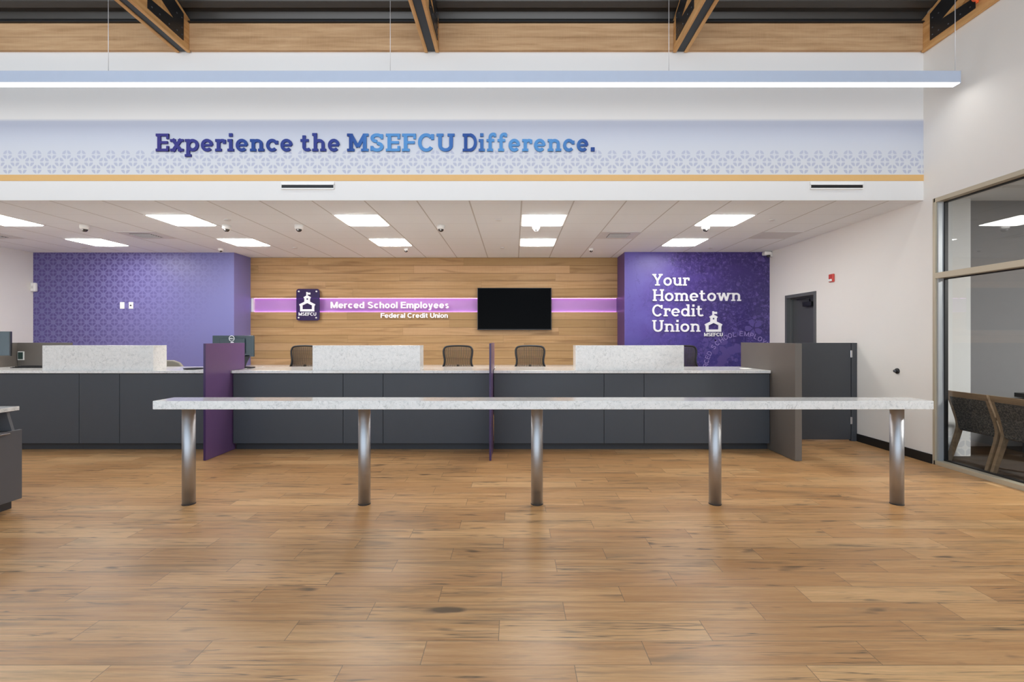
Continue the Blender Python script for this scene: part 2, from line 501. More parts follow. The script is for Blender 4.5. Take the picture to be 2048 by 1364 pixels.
class MB:
    """collects shapes in one bmesh and links them as ONE mesh object"""
    def __init__(s):
        s.bm = bmesh.new()
        s.smooth = False
    def box(s, x0, x1, y0, y1, z0, z1, bev=0.0, seg=2):
        vs = [s.bm.verts.new((x, y, z)) for x in (x0, x1) for y in (y0, y1) for z in (z0, z1)]
        q = [(0, 1, 3, 2), (4, 6, 7, 5), (0, 4, 5, 1), (2, 3, 7, 6), (0, 2, 6, 4), (1, 5, 7, 3)]
        fs = [s.bm.faces.new([vs[i] for i in f]) for f in q]
        if bev:
            es = list({e for f in fs for e in f.edges})
            bmesh.ops.bevel(s.bm, geom=es, offset=bev, segments=seg, profile=0.5, affect='EDGES')
        return s
    def tube(s, pts, r, n=10, cap=True, closed=False, sx=1.0):
        pts = [Vector(p) for p in pts]
        rr = r if isinstance(r, (list, tuple)) else [r] * len(pts)
        rings = []
        N = len(pts)
        up = None
        for i, p in enumerate(pts):
            a = pts[i - 1] if (i > 0 or closed) else p
            b = pts[(i + 1) % N] if (i < N - 1 or closed) else p
            d = (b - a).normalized()
            if up is None:
                up = Vector((0, 0, 1)) if abs(d.z) < 0.9 else Vector((0, 1, 0))
            e1 = d.cross(up)
            if e1.length < 1e-5:
                e1 = d.orthogonal()
            e1.normalize()
            e2 = e1.cross(d).normalized()
            up = e2
            rings.append([s.bm.verts.new(p + e1 * (rr[i] * sx * math.cos(2 * PI * k / n)) + e2 * (rr[i] * math.sin(2 * PI * k / n))) for k in range(n)])
        for i in range(N if closed else N - 1):
            A, B = rings[i], rings[(i + 1) % N]
            for k in range(n):
                f = s.bm.faces.new((A[k], A[(k + 1) % n], B[(k + 1) % n], B[k]))
                f.smooth = True
        if cap and not closed:
            s.bm.faces.new(rings[0]); s.bm.faces.new(rings[-1])
        return s
    def lathe(s, prof, c=(0, 0, 0), n=28, axis='z'):
        rings = []
        for r, h in prof:
            ring = []
            for k in range(n):
                a = 2 * PI * k / n
                if axis == 'z':
                    p = (c[0] + r * math.cos(a), c[1] + r * math.sin(a), c[2] + h)
                elif axis == 'y':
                    p = (c[0] + r * math.cos(a), c[1] + h, c[2] + r * math.sin(a))
                else:
                    p = (c[0] + h, c[1] + r * math.cos(a), c[2] + r * math.sin(a))
                ring.append(s.bm.verts.new(p))
            rings.append(ring)
        for A, B in zip(rings, rings[1:]):
            for k in range(n):
                f = s.bm.faces.new((A[k], A[(k + 1) % n], B[(k + 1) % n], B[k]))
                f.smooth = True
        for rg in (rings[0], rings[-1]):
            try:
                s.bm.faces.new(rg)
            except ValueError:
                pass
        return s
    def prism(s, poly, a0, a1, axis='y'):
        """poly: 2D outline; axis y: (x,z) outline, axis x: (y,z), axis z: (x,y)"""
        f = {'y': lambda p, a: (p[0], a, p[1]), 'x': lambda p, a: (a, p[0], p[1]), 'z': lambda p, a: (p[0], p[1], a)}[axis]
        A = [s.bm.verts.new(f(p, a0)) for p in poly]
        B = [s.bm.verts.new(f(p, a1)) for p in poly]
        s.bm.faces.new(A); s.bm.faces.new(B)
        n = len(poly)
        for i in range(n):
            s.bm.faces.new((A[i], A[(i + 1) % n], B[(i + 1) % n], B[i]))
        return s
    def build(s, name, mat, parent=None, world=True, smooth_angle=None):
        bmesh.ops.recalc_face_normals(s.bm, faces=s.bm.faces[:])
        if world and parent is not None:
            d = wloc(parent)
            for v in s.bm.verts:
                v.co -= d
        me = bpy.data.meshes.new(name)
        s.bm.to_mesh(me)
        s.bm.free()
        me.materials.append(M[mat])
        o = bpy.data.objects.new(name, me)
        COL.objects.link(o)
        o.parent = parent
        return o

def box(name, mat, x0, x1, y0, y1, z0, z1, parent=None, bev=0.0, world=True):
    return MB().box(x0, x1, y0, y1, z0, z1, bev).build(name, mat, parent, world)

def tag(o, label, cat, group=None):
    o['label'] = label
    o['category'] = cat
    if group:
        o['group'] = group
    return o
def struct(o):
    o['kind'] = 'structure'
    return o
def empty(name, loc, label=None, cat=None, group=None, rz=0.0):
    o = bpy.data.objects.new(name, None)
    o.empty_display_size = 0.1
    o.location = loc
    o.rotation_euler = (0, 0, rz)
    COL.objects.link(o)
    if label:
        tag(o, label, cat, group)
    return o
def copy_tree(o, parent=None):
    kids = [c for c in bpy.data.objects if c.parent == o]
    c = o.copy()
    COL.objects.link(c)
    if parent is not None:
        c.parent = parent
    for k in kids:
        copy_tree(k, c)
    return c

# ------------------------------------------------------------------ lettering helpers
def offs(pts, w, closed=False):
    """left/right outline of a thick polyline"""
    L, Rr = [], []
    N = len(pts)
    for i, p in enumerate(pts):
        a = pts[i - 1] if (i > 0 or closed) else None
        b = pts[(i + 1) % N] if (i < N - 1 or closed) else None
        d1 = (Vector(p) - Vector(a)).normalized() if a is not None else None
        d2 = (Vector(b) - Vector(p)).normalized() if b is not None else None
        if d1 is None: d1 = d2
        if d2 is None: d2 = d1
        m = (d1 + d2)
        m = m.normalized() if m.length > 1e-6 else d1
        nrm = Vector((-m.y, m.x))
        k = 1.0 / max(0.5, nrm.dot(Vector((-d1.y, d1.x))))
        L.append(Vector(p) + nrm * (w / 2 * k))
        Rr.append(Vector(p) - nrm * (w / 2 * k))
    return L, Rr

class Glyph:
    """a slab-serif letter as a set of thick strokes; units of cap height"""
    def __init__(s):
        s.strips = []
    def st(s, pts, w, closed=False):
        L, Rr = offs(pts, w, closed)
        s.strips.append((L, Rr, closed)); return s
    def rect(s, x0, y0, x1, y1):
        s.strips.append(([Vector((x0, y1)), Vector((x1, y1))], [Vector((x0, y0)), Vector((x1, y0))], False)); return s
    def arc(s, cx, cy, rx, ry, a0, a1, w, n=20):
        pts = [(cx + rx * math.cos(R(a0 + (a1 - a0) * i / n)), cy + ry * math.sin(R(a0 + (a1 - a0) * i / n))) for i in range(n + 1)]
        return s.st(pts, w)

def slab_glyph(ch, w, sf):
    """returns glyph, advance width. w stem, sf serif thickness"""
    g = Glyph(); xh = 0.69; so = 0.085
    def foot(x, y=0.0, l=so, r=so, up=True):
        g.rect(x - w / 2 - l, y, x + w / 2 + r, y + sf)
    def head(x, y, l=so, r=0.0):
        g.rect(x - w / 2 - l, y - sf, x + w / 2 + r, y)
    if ch in 'oec':
        rx, ry = 0.34, xh / 2 + 0.012
        cx, cy = rx, xh / 2
        if ch == 'o':
            g.arc(cx, cy, rx - w / 2, ry - w / 2 * 0.92, 0, 360, w * 0.97, 36)
        elif ch == 'e':
            g.arc(cx, cy, rx - w / 2, ry - w / 2 * 0.92, 0, 318, w * 0.95, 32)
            g.rect(w * 0.5, cy - sf * 0.42, 2 * rx - w * 0.35, cy + sf * 0.42)
        else:
            g.arc(cx, cy, rx - w / 2, ry - w / 2 * 0.92, 40, 318, w * 0.95, 30)
            g.rect(2 * rx - w * 1.0, xh - 0.29, 2 * rx - w * 0.05, xh - 0.09)
        return g, 2 * rx + 0.02
    if ch == 'x':
        W = 0.70
        g.st([(0.11, 0.0), (W - 0.11, xh)], w * 0.98); g.st([(0.11, xh), (W - 0.11, 0.0)], w * 0.98)
        for x in (0.13, W - 0.13):
            g.rect(x - 0.15, 0, x + 0.15, sf); g.rect(x - 0.15, xh - sf, x + 0.15, xh)
        return g, W
    if ch == 'p':
        x = so + w / 2
        g.rect(x - w / 2, -0.31, x + w / 2, xh); head(x, xh); foot(x, -0.31)
        g.arc(x + 0.255, xh / 2, 0.34 - w / 2, xh / 2 - w * 0.44, -180, 180, w * 0.95, 32)
        return g, x + 0.255 + 0.34 + 0.02
    if ch == 'd':
        cx = 0.33
        g.arc(cx, xh / 2, 0.33 - w / 2, xh / 2 - w * 0.44, 0, 360, w * 0.95, 32)
        x = 0.33 + 0.255
        g.rect(x - w / 2, 0, x + w / 2, 1.03); head(x, 1.03); g.rect(x, 0, x + w / 2 + so, sf)
        return g, x + w / 2 + so
    if ch == 'r':
        x = so + w / 2
        g.rect(x - w / 2, 0, x + w / 2, xh); head(x, xh); foot(x)
        g.arc(x + 0.22, xh - 0.25, 0.22, 0.25 - w * 0.42, 180, 55, w * 0.9, 12)
        g.rect(x + 0.25, xh - 0.26, x + 0.25 + w * 0.85, xh - 0.03)
        return g, x + 0.25 + w * 0.85
    if ch == 'i':
        x = so + w / 2
        g.rect(x - w / 2, 0, x + w / 2, xh); head(x, xh); foot(x)
        g.rect(x - w / 2 - 0.005, 0.83, x + w / 2 + 0.005, 1.02)
        return g, x + w / 2 + so
    if ch in 'nhm':
        x = so + w / 2
        top = 1.03 if ch == 'h' else xh
        g.rect(x - w / 2, 0, x + w / 2, top); head(x, top); foot(x, 0, so, so * 0.8)
        k = 2 if ch == 'm' else 1
        for i in range(k):
            span = 0.40 if ch == 'm' else 0.44
            x2 = x + span
            g.arc((x + x2) / 2, xh - 0.26, span / 2, 0.26 - w * 0.44, 180, 0, w * 0.93, 18)
            g.rect(x2 - w / 2, 0, x2 + w / 2, xh - 0.25); foot(x2, 0, so * 0.8, so if i == k - 1 else so * 0.6)
            x = x2
        return g, x + w / 2 + so
    if ch == 'u':
        x = so + w / 2; x2 = x + 0.44
        g.rect(x - w / 2, 0.25, x + w / 2, xh); head(x, xh)
        g.arc((x + x2) / 2, 0.26, 0.22, 0.26 - w * 0.44, 180, 360, w * 0.93, 18)
        g.rect(x2 - w / 2, 0, x2 + w / 2, xh); head(x2, xh); g.rect(x2, 0, x2 + w / 2 + so, sf)
        return g, x2 + w / 2 + so
    if ch == 't':
        x = 0.11 + w / 2
        g.rect(x - w / 2, 0.2, x + w / 2, 0.90); g.rect(0, xh - sf, x + w / 2 + 0.17, xh)
        g.arc(x + 0.19, 0.22, 0.19, 0.22 - w * 0.44, 180, 325, w * 0.93, 14)
        return g, x + 0.37
    if ch == 'f':
        x = so + w / 2 + 0.03
        g.rect(x - w / 2, 0, x + w / 2, 0.80); foot(x); g.rect(0, xh - sf, x + w / 2 + 0.15, xh)
        g.arc(x + 0.19, 0.80, 0.19, 0.25 - w * 0.44, 180, 60, w * 0.93, 14)
        g.rect(x + 0.20, 0.82, x + 0.20 + w * 0.8, 0.99)
        return g, x + 0.33
    if ch == 'w':
        W = 1.06
        P = [(0.13, xh), (0.32, 0.02), (0.53, xh), (0.74, 0.02), (0.93, xh)]
        for a, b in zip(P, P[1:]):
            g.st([a, b], w * 0.95)
        for x in (0.13, 0.93):
            g.rect(x - 0.15, xh - sf, x + 0.15, xh)
        g.rect(0.45, xh - sf, 0.61, xh)
        return g, W
    if ch in 'EF':
        x = so + w / 2
        W = 0.72 if ch == 'E' else 0.70
        g.rect(x - w / 2, 0, x + w / 2, 1); g.rect(0, 1 - sf, W, 1)
        g.rect(W - w * 0.72, 0.70, W, 1)
        g.rect(x, 0.5 - sf / 2, W - 0.06, 0.5 + sf / 2)
        if ch == 'E':
            g.rect(0, 0, W, sf); g.rect(W - w * 0.72, 0, W, 0.30)
        else:
            g.rect(0, 0, x + w / 2 + so * 1.3, sf)
        return g, W
    if ch == 'M':
        x, x2 = 0.10 + w / 2, 0.98 - w / 2
        g.rect(x - w / 2, 0, x + w / 2, 1); g.rect(x2 - w / 2, 0, x2 + w / 2, 1)
        g.st([(x, 1 - w * 0.3), ((x + x2) / 2, 0.24)], w * 0.95); g.st([(x2, 1 - w * 0.3), ((x + x2) / 2, 0.24)], w * 0.95)
        g.rect(0, 0, x + w / 2 + so, sf); g.rect(x2 - w / 2 - so, 0, 1.08, sf)
        g.rect(0, 1 - sf, x, 1); g.rect(x2, 1 - sf, 1.08, 1)
        return g, 1.08
    if ch == 'S':
        rx = 0.33; a = w * 0.5
        g.arc(rx, 0.745, rx - a, 0.265 - a * 0.9, 25, 270, w * 0.95, 22)
        g.arc(rx, 0.265, rx - a * 0.9, 0.275 - a * 0.9, -155, 90, w * 0.95, 22)
        g.rect(2 * rx - w * 0.8, 0.70, 2 * rx - 0.02, 0.97); g.rect(0.0, 0.03, w * 0.78, 0.30)
        return g, 2 * rx + 0.02
    if ch == 'C':
        rx = 0.42
        g.arc(rx, 0.5, rx - w / 2, 0.515 - w * 0.46, 42, 322, w * 0.95, 32)
        g.rect(2 * rx - w * 1.0, 0.66, 2 * rx - w * 0.15, 0.97)
        return g, 2 * rx
    if ch == 'U':
        x = so + w / 2; x2 = x + 0.56
        for q in (x, x2):
            g.rect(q - w / 2, 0.33, q + w / 2, 1); g.rect(q - w / 2 - so, 1 - sf, q + w / 2 + so, 1)
        g.arc((x + x2) / 2, 0.34, 0.28, 0.34 - w * 0.42, 180, 360, w * 0.95, 22)
        return g, x2 + w / 2 + so
    if ch == 'D':
        x = so + w / 2
        g.rect(x - w / 2, 0, x + w / 2, 1); g.rect(0, 0, 0.46, sf); g.rect(0, 1 - sf, 0.46, 1)
        g.arc(0.42, 0.5, 0.42 - w / 2, 0.5 - sf / 2, -90, 90, w * 0.95, 24)
        return g, 0.84
    if ch == 'Y':
        W = 0.86; c = W / 2
        g.rect(c - w / 2, 0, c + w / 2, 0.46); g.rect(c - w / 2 - 0.12, 0, c + w / 2 + 0.12, sf)
        g.st([(0.13, 1 - sf * 0.4), (c, 0.42)], w * 0.95); g.st([(W - 0.13, 1 - sf * 0.4), (c, 0.42)], w * 0.95)
        g.rect(0, 1 - sf, 0.33, 1); g.rect(W - 0.33, 1 - sf, W, 1)
        return g, W
    if ch == 'H':
        x = so + w / 2; x2 = x + 0.57
        for q in (x, x2):
            g.rect(q - w / 2, 0, q + w / 2, 1); g.rect(q - w / 2 - so, 0, q + w / 2 + so, sf); g.rect(q - w / 2 - so, 1 - sf, q + w / 2 + so, 1)
        g.rect(x, 0.5 - sf / 2, x2, 0.5 + sf / 2)
        return g, x2 + w / 2 + so
    if ch == '.':
        g.rect(0.02, 0, 0.02 + w * 1.2, w * 1.2)
        return g, w * 1.2 + 0.05
    raise KeyError(ch)

def add_strips(mb, strips, fx, fz, y_front, depth):
    """extrude stroke outlines facing -Y; fx, fz map glyph units to metres"""
    for i, (L, Rr, closed) in enumerate(strips):
        yf = y_front - 0.00025 * i
        n = len(L)
        lf = [mb.bm.verts.new((fx(p.x), yf, fz(p.y))) for p in L]
        rf = [mb.bm.verts.new((fx(p.x), yf, fz(p.y))) for p in Rr]
        lb = [mb.bm.verts.new((fx(p.x), y_front + depth, fz(p.y))) for p in L]
        rb = [mb.bm.verts.new((fx(p.x), y_front + depth, fz(p.y))) for p in Rr]
        for a in range(n if closed else n - 1):
            b = (a + 1) % n
            mb.bm.faces.new((lf[a], lf[b], rf[b], rf[a]))
            mb.bm.faces.new((lb[a], rb[a], rb[b], lb[b]))
            mb.bm.faces.new((lf[a], lb[a], lb[b], lf[b]))
            mb.bm.faces.new((rf[a], rf[b], rb[b], rb[a]))
        if not closed:
            mb.bm.faces.new((lf[0], rf[0], rb[0], lb[0]))
            mb.bm.faces.new((lf[-1], lb[-1], rb[-1], rf[-1]))

def slab_word(word, x0, x1, z0, cap, y, depth, mat, parent, w=0.19, sf=0.155, track=0.10):
    gl = [slab_glyph(c, w, sf) for c in word]
    total = sum(a for _, a in gl) + track * (len(gl) - 1)
    k = (x1 - x0) / total
    p = 0.0
    for c, (g, a) in zip(word, gl):
        mb = MB()
        add_strips(mb, g.strips, lambda u, p=p: x0 + (u + p) * k, lambda v: z0 + v * cap, y, depth)
        mb.build('letter', mat, parent)
        p += a + track

def sans_glyph(ch, w):
    """plain bold letters drawn with thick strokes; units of cap height"""
    g = Glyph(); xh = 0.73; h = w / 2
    def vr(x, y0, y1):
        g.rect(x - h, y0, x + h, y1)
    if ch in 'oec':
        rx = 0.34; cy = xh / 2; ry = cy + 0.012 - h * 0.9
        if ch == 'o':
            g.arc(rx, cy, rx - h, ry, 0, 360, w * 0.95, 32)
        elif ch == 'e':
            g.arc(rx, cy, rx - h, ry, 0, 325, w * 0.92, 30); g.rect(h, cy - w * 0.36, 2 * rx - h * 0.5, cy + w * 0.36)
        else:
            g.arc(rx, cy, rx - h, ry, 42, 318, w * 0.95, 28)
        return g, 2 * rx
    if ch in 'dp':
        cx = 0.34 if ch == 'd' else 0.40
        g.arc(cx, xh / 2, 0.34 - h, xh / 2 - h * 0.88, 0, 360, w * 0.92, 32)
        x = 0.68 - h if ch == 'd' else h
        vr(x, 0 if ch == 'd' else -0.28, 1 if ch == 'd' else xh)
        return g, 0.68 if ch == 'd' else 0.74
    if ch == 'a':
        x = 0.60 - h
        vr(x, 0, 0.50); g.arc(0.32, 0.47, 0.28 - h, 0.26 - h * 0.85, 0, 155, w * 0.9, 14)
        g.arc(0.28, 0.21, 0.28 - h, 0.22 - h * 0.85, 0, 360, w * 0.85, 24)
        return g, 0.62
    if ch == 's':
        g.arc(0.29, xh - 0.20, 0.26 - h, 0.21 - h * 0.85, 30, 265, w * 0.85, 16); g.arc(0.29, 0.20, 0.27 - h, 0.21 - h * 0.85, -150, 85, w * 0.85, 16)
        return g, 0.58
    if ch == 'r':
        vr(h, 0, xh); g.arc(h + 0.24, xh - 0.26, 0.24, 0.27 - h * 0.9, 180, 75, w * 0.9, 12)
        return g, 0.46
    if ch in 'li':
        vr(h, 0, 1 if ch == 'l' else xh)
        if ch == 'i':
            vr(h, 0.83, 1.0)
        return g, w
    if ch in 'nhm':
        x = h
        vr(x, 0, 1 if ch == 'h' else xh)
        for i in range(2 if ch == 'm' else 1):
            sp = 0.39 if ch == 'm' else 0.43
            g.arc(x + sp / 2, xh - 0.26, sp / 2, 0.27 - h * 0.9, 180, 0, w * 0.93, 16); vr(x + sp, 0, xh - 0.25)
            x += sp
        return g, x + h
    if ch == 'u':
        vr(h, 0.25, xh); g.arc(h + 0.215, 0.26, 0.215, 0.27 - h * 0.9, 180, 360, w * 0.93, 16); vr(h + 0.43, 0, xh)
        return g, 0.43 + w
    if ch == 't':
        x = 0.10 + h
        vr(x, 0.2, 0.93); g.rect(0, xh - w * 0.72, x + h + 0.12, xh); g.arc(x + 0.15, 0.19, 0.15, 0.20 - h * 0.9, 180, 285, w * 0.9, 10)
        return g, x + h + 0.12
    if ch == 'y':
        g.st([(h, xh), (0.33, 0.0)], w * 0.9); g.st([(0.66 - h, xh), (0.30, -0.16), (0.20, -0.21), (0.06, -0.20)], w * 0.9)
        return g, 0.66
    if ch == 'M':
        vr(h, 0, 1); vr(0.98 - h, 0, 1); g.st([(h * 1.1, 0.97), (0.49, 0.06)], w * 0.9); g.st([(0.98 - h * 1.1, 0.97), (0.49, 0.06)], w * 0.9)
        return g, 0.98
    if ch in 'EF':
        vr(h, 0, 1)
        for y in ((0, 1 - w * 0.88, 0.46) if ch == 'E' else (1 - w * 0.88, 0.44)):
            g.rect(h, y, 0.70 if y != 0.46 else 0.66, y + w * 0.88)
        return g, 0.70 if ch == 'E' else 0.66
    if ch == 'S':
        g.arc(0.40, 0.74, 0.36 - h, 0.27 - h * 0.9, 20, 270, w * 0.92, 20); g.arc(0.40, 0.27, 0.39 - h, 0.28 - h * 0.9, -160, 90, w * 0.92, 20)
        return g, 0.80
    if ch in 'CO':
        rx = 0.45
        g.arc(rx, 0.5, rx - h, 0.515 - h * 0.92, 42 if ch == 'C' else 0, 318 if ch == 'C' else 360, w * 0.95, 36)
        return g, 0.88
    if ch == 'U':
        vr(h, 0.33, 1); vr(0.80 - h, 0.33, 1); g.arc(0.40, 0.35, 0.40 - h, 0.36 - h * 0.9, 180, 360, w * 0.95, 20)
        return g, 0.80
    if ch == 'H':
        vr(h, 0, 1); vr(0.80 - h, 0, 1); g.rect(h, 0.5 - h * 0.9, 0.80 - h, 0.5 + h * 0.9)
        return g, 0.80
    if ch == 'L':
        vr(h, 0, 1); g.rect(h, 0, 0.64, w * 0.88)
        return g, 0.64
    if ch == 'D':
        vr(h, 0, 1); g.rect(h, 0, 0.40, w * 0.88); g.rect(h, 1 - w * 0.88, 0.40, 1); g.arc(0.38, 0.5, 0.42 - h, 0.5 - w * 0.44, -90, 90, w * 0.92, 20)
        return g, 0.82
    if ch in 'PR':
        vr(h, 0, 1); g.rect(h, 1 - w * 0.85, 0.45, 1); g.rect(h, 0.42, 0.45, 0.42 + w * 0.85); g.arc(0.44, 0.71, 0.29 - h, 0.29 - w * 0.43, -90, 90, w * 0.9, 16)
        if ch == 'R':
            g.st([(0.38, 0.45), (0.74 - h * 0.6, 0.0)], w)
        return g, 0.76
    if ch == 'Y':
        vr(0.42, 0, 0.45); g.st([(h * 1.1, 1), (0.42, 0.42)], w * 0.95); g.st([(0.84 - h * 1.1, 1), (0.42, 0.42)], w * 0.95)
        return g, 0.84
    raise KeyError(ch)

def sans_line(text, x0, x1, z0, cap, y, depth, mat, parent, w=0.2, per_letter=True, name='letter', track=0.10):
    """bold sans lettering standing on a wall that faces -Y"""
    lay, p = [], 0.0
    for c in text:
        if c == ' ':
            p += 0.36
            continue
        g, a = sans_glyph(c, w)
        lay.append((g, p))
        p += a + track
    k_ = (x1 - x0) / (p - track)
    mb = MB()
    for g, q_ in lay:
        add_strips(mb, g.strips, lambda u: x0 + (u + q_) * k_, lambda v: z0 + v * cap, y, depth)
        if per_letter:
            mb.build(name, mat, parent)
            mb = MB()
    if not per_letter:
        mb.build(name, mat, parent)

def school_icon(mb, cx, z0, wd, ht, y, depth):
    """little schoolhouse: flag, cupola, gabled house; units x -0.5..0.5, y 0..1"""
    fx = lambda u: cx + u * wd
    fz = lambda v: z0 + v * ht
    strips = []
    def st(pts, w_, closed=False):
        a = ht / wd
        L, Rr = offs([(p[0], p[1] * a) for p in pts], w_, closed)
        strips.append(([Vector((q.x, q.y / a)) for q in L], [Vector((q.x, q.y / a)) for q in Rr], closed))
    def rc(x0, y0, x1, y1):
        strips.append(([Vector((x0, y1)), Vector((x1, y1))], [Vector((x0, y0)), Vector((x1, y0))], False))
    t = 0.145
    rc(-0.43, 0.0, 0.43, 0.115)
    rc(-0.43, 0.03, -0.285, 0.33); rc(0.285, 0.03, 0.43, 0.33)
    st([(-0.46, 0.31), (0.0, 0.50), (0.46, 0.31)], t)
    rc(-0.17, 0.44, -0.05, 0.72); rc(0.05, 0.44, 0.17, 0.72); rc(-0.06, 0.44, 0.06, 0.60); rc(-0.06, 0.68, 0.06, 0.76)
    st([(-0.20, 0.69), (0.0, 0.785), (0.20, 0.69)], 0.115)
    rc(-0.055, 0.78, 0.02, 1.0); rc(0.0, 0.87, 0.19, 0.97)
    add_strips(mb, strips, fx, fz, y, depth)

# ================================================================== THE SETTING
Yh = 5.62          # face of the header wall
Zc = 3.03          # dropped ceiling
XR = 4.76          # right wall
XL = -9.0
struct(box('floor', 'floor', XL - 0.3, XR + 0.12, -3.2, 9.8, -0.12, 0.0))
struct(box('ceiling', 'ceiling', XL, XR, Yh + 0.02, 9.75, Zc, Zc + 0.03))
# plank wall with a long slot for the light band
struct(box('wall_back', 'plank_wall', -5.24, 2.06, 9.62, 9.70, 2.228, Zc))
struct(box('wall_back_lower', 'plank_wall', -5.24, 2.06, 9.62, 9.70, 0.0, 1.947))
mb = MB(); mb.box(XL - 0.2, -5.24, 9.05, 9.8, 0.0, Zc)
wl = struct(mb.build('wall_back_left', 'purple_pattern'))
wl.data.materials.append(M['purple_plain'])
for p in wl.data.polygons:
    if p.normal.x > 0.9:
        p.material_index = 1
mb = MB(); mb.box(2.057, XR + 0.2, 9.0, 9.8, 0.0, Zc)
wr = struct(mb.build('wall_back_right', 'mural'))
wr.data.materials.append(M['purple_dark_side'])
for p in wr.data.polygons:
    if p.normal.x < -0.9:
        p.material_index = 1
struct(box('wall_left', 'white_paint', XL - 0.2, XL, -3.2, 9.06, 0.0, 7.4))
# header wall above the teller area
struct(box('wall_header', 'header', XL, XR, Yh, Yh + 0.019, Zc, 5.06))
t1 = struct(box('trim_1', 'gold_trim', XL, XR, Yh - 0.004, Yh + 0.01, 3.255, 3.327))
# right wall with door and window openings (wall thickness outward)
DY0, DY1, DZ = 7.66, 8.42, 2.12
WY1, WY0, WZ1, WZ0 = 5.478, 0.9, 2.997, 0.0
mb = MB()
T = 0.13
mb.box(XR, XR + T, DY1, 9.3, 0, 7.4)
mb.box(XR, XR + T, DY0, DY1, DZ, 7.4)
mb.box(XR, XR + T, WY1, DY0, 0, 7.4)
mb.box(XR, XR + T, WY0, WY1, WZ1, 7.4)
mb.box(XR, XR + T, -3.2, WY0, 0, 7.4)
struct(mb.build('wall_right', 'white_paint'))
mb = MB()
mb.box(XR - 0.012, XR, 5.5, 6.70, 0, 0.105); mb.box(XR - 0.012, XR, 6.80, DY0 - 0.05, 0, 0.105)
mb.box(XR - 0.012, XR, DY1 + 0.05, 9.0, 0, 0.105)
struct(mb.build('baseboard_right', 'black_rubber'))

# door in the right wall
d = struct(empty('door_1', (XR, 8.04, 0)))
mb = MB()
for (a, b) in ((DY0 - 0.05, DY0 + 0.003), (DY1 - 0.003, DY1 + 0.05)):
    mb.box(XR - 0.015, XR + 0.16, a, b, 0, DZ + 0.05)
mb.box(XR - 0.015, XR + 0.16, DY0, DY1, DZ - 0.003, DZ + 0.05)
mb.box(XR + 0.055, XR + 0.09, DY1 - 0.018, DY1, 0, DZ); mb.box(XR + 0.055, XR + 0.09, DY0, DY0 + 0.018, 0, DZ)
mb.box(XR + 0.055, XR + 0.09, DY0, DY1, DZ - 0.02, DZ)
mb.build('door_frame', 'door_frame_grey', d)
leaf = box('door_leaf', 'door_grey', XR + 0.092, XR + 0.135, DY0 + 0.002, DY1 - 0.002, 0.005, DZ - 0.004, d, 0.002)
box('door_closer', 'black_plastic', XR + 0.03, XR + 0.092, 7.80, 8.04, DZ - 0.17, DZ - 0.095, leaf, 0.006)
MB().tube([(XR + 0.05, 7.86, DZ - 0.09), (XR + 0.03, 7.84, DZ - 0.05), (XR + 0.04, 8.20, DZ - 0.045)], 0.009, 8).build('closer_arm', 'black_plastic', leaf)
MB().tube([(XR + 0.05, 7.75, 1.02), (XR + 0.05, 7.83, 1.02)], 0.011, 8).build('door_lever', 'chrome', leaf)

# window in the right wall: frame, two panes high, mullions
wn = struct(empty('window_1', (XR, 3.2, 0)))
def frame_bar(name, y0, y1, z0, z1, mat='champagne_aluminium', x0=XR - 0.008, x1=XR + 0.112):
    return box(name, mat, x0, x1, y0, y1, z0, z1, wn, 0.003)
frame_bar('jamb', WY1 - 0.022, WY1 + 0.012, 0.0, WZ1 + 0.012)
frame_bar('head', WY0, WY1, WZ1 - 0.035, WZ1 + 0.012)
frame_bar('sill', WY0, WY1, 0.0, 0.05)
frame_bar('transom', WY0, WY1 - 0.02, 2.10, 2.165)
for ym in (3.35, 1.6):
    frame_bar('mullion', ym - 0.03, ym + 0.03, 0.05, WZ1 - 0.03)
box('inner_stop', 'frame_grey', XR + 0.012, XR + 0.075, WY1 - 0.042, WY1 - 0.02, 0.05, WZ1 - 0.02, wn)
mb = MB()
for (z0, z1) in ((0.05, 2.10), (2.165, WZ1 - 0.035)):
    mb.box(XR + 0.072, XR + 0.108, WY1 - 0.058, WY1 - 0.04, z0, z1)
    mb.box(XR + 0.072, XR + 0.108, WY0, WY1 - 0.04, z0, z0 + 0.012)
    mb.box(XR + 0.072, XR + 0.108, WY0, WY1 - 0.04, z1 - 0.012, z1)
mb.build('gasket', 'black_rubber', wn)
for (ya, yb) in ((3.38, WY1 - 0.05), (1.63, 3.32), (WY0, 1.57)):
    for (z0, z1) in ((0.05, 2.10), (2.165, WZ1 - 0.035)):
        me = bpy.data.meshes.new('glass_pane')
        me.from_pydata([(0.09, ya - 3.2, z0), (0.09, ya - 3.2, z1), (0.09, yb - 3.2, z1), (0.09, yb - 3.2, z0)], [], [(0, 1, 2, 3)])
        me.materials.append(M['glass'])
        o = bpy.data.objects.new('glass_pane', me); COL.objects.link(o); o.parent = wn

# the room behind the glass
X2 = XR + T
struct(box('floor_office', 'carpet_dark', XR + 0.12, 10.5, -1.0, 6.1, -0.12, -0.002))
struct(box('ceiling_office', 'white_paint', X2, 10.5, -1.0, 6.1, 3.12, 3.16))
struct(box('wall_office_back', 'room_grey_dark', X2 - 0.005, 10.5, 5.95, 6.15, 0, 3.12))
struct(box('wall_office_pier', 'pale_paper', X2 - 0.005, 5.525, 5.85, 5.95, 0.0, 3.12))
struct(box('wall_office_right', 'room_grey', 10.4, 10.6, -1.0, 6.0, 0, 3.12))
struct(box('wall_office_front', 'room_grey', X2, 10.5, -1.15, -1.0, 0, 3.12))
struct(box('baseboard_office', 'black_rubber', 5.525, 10.4, 5.938, 5.95, 0, 0.1))

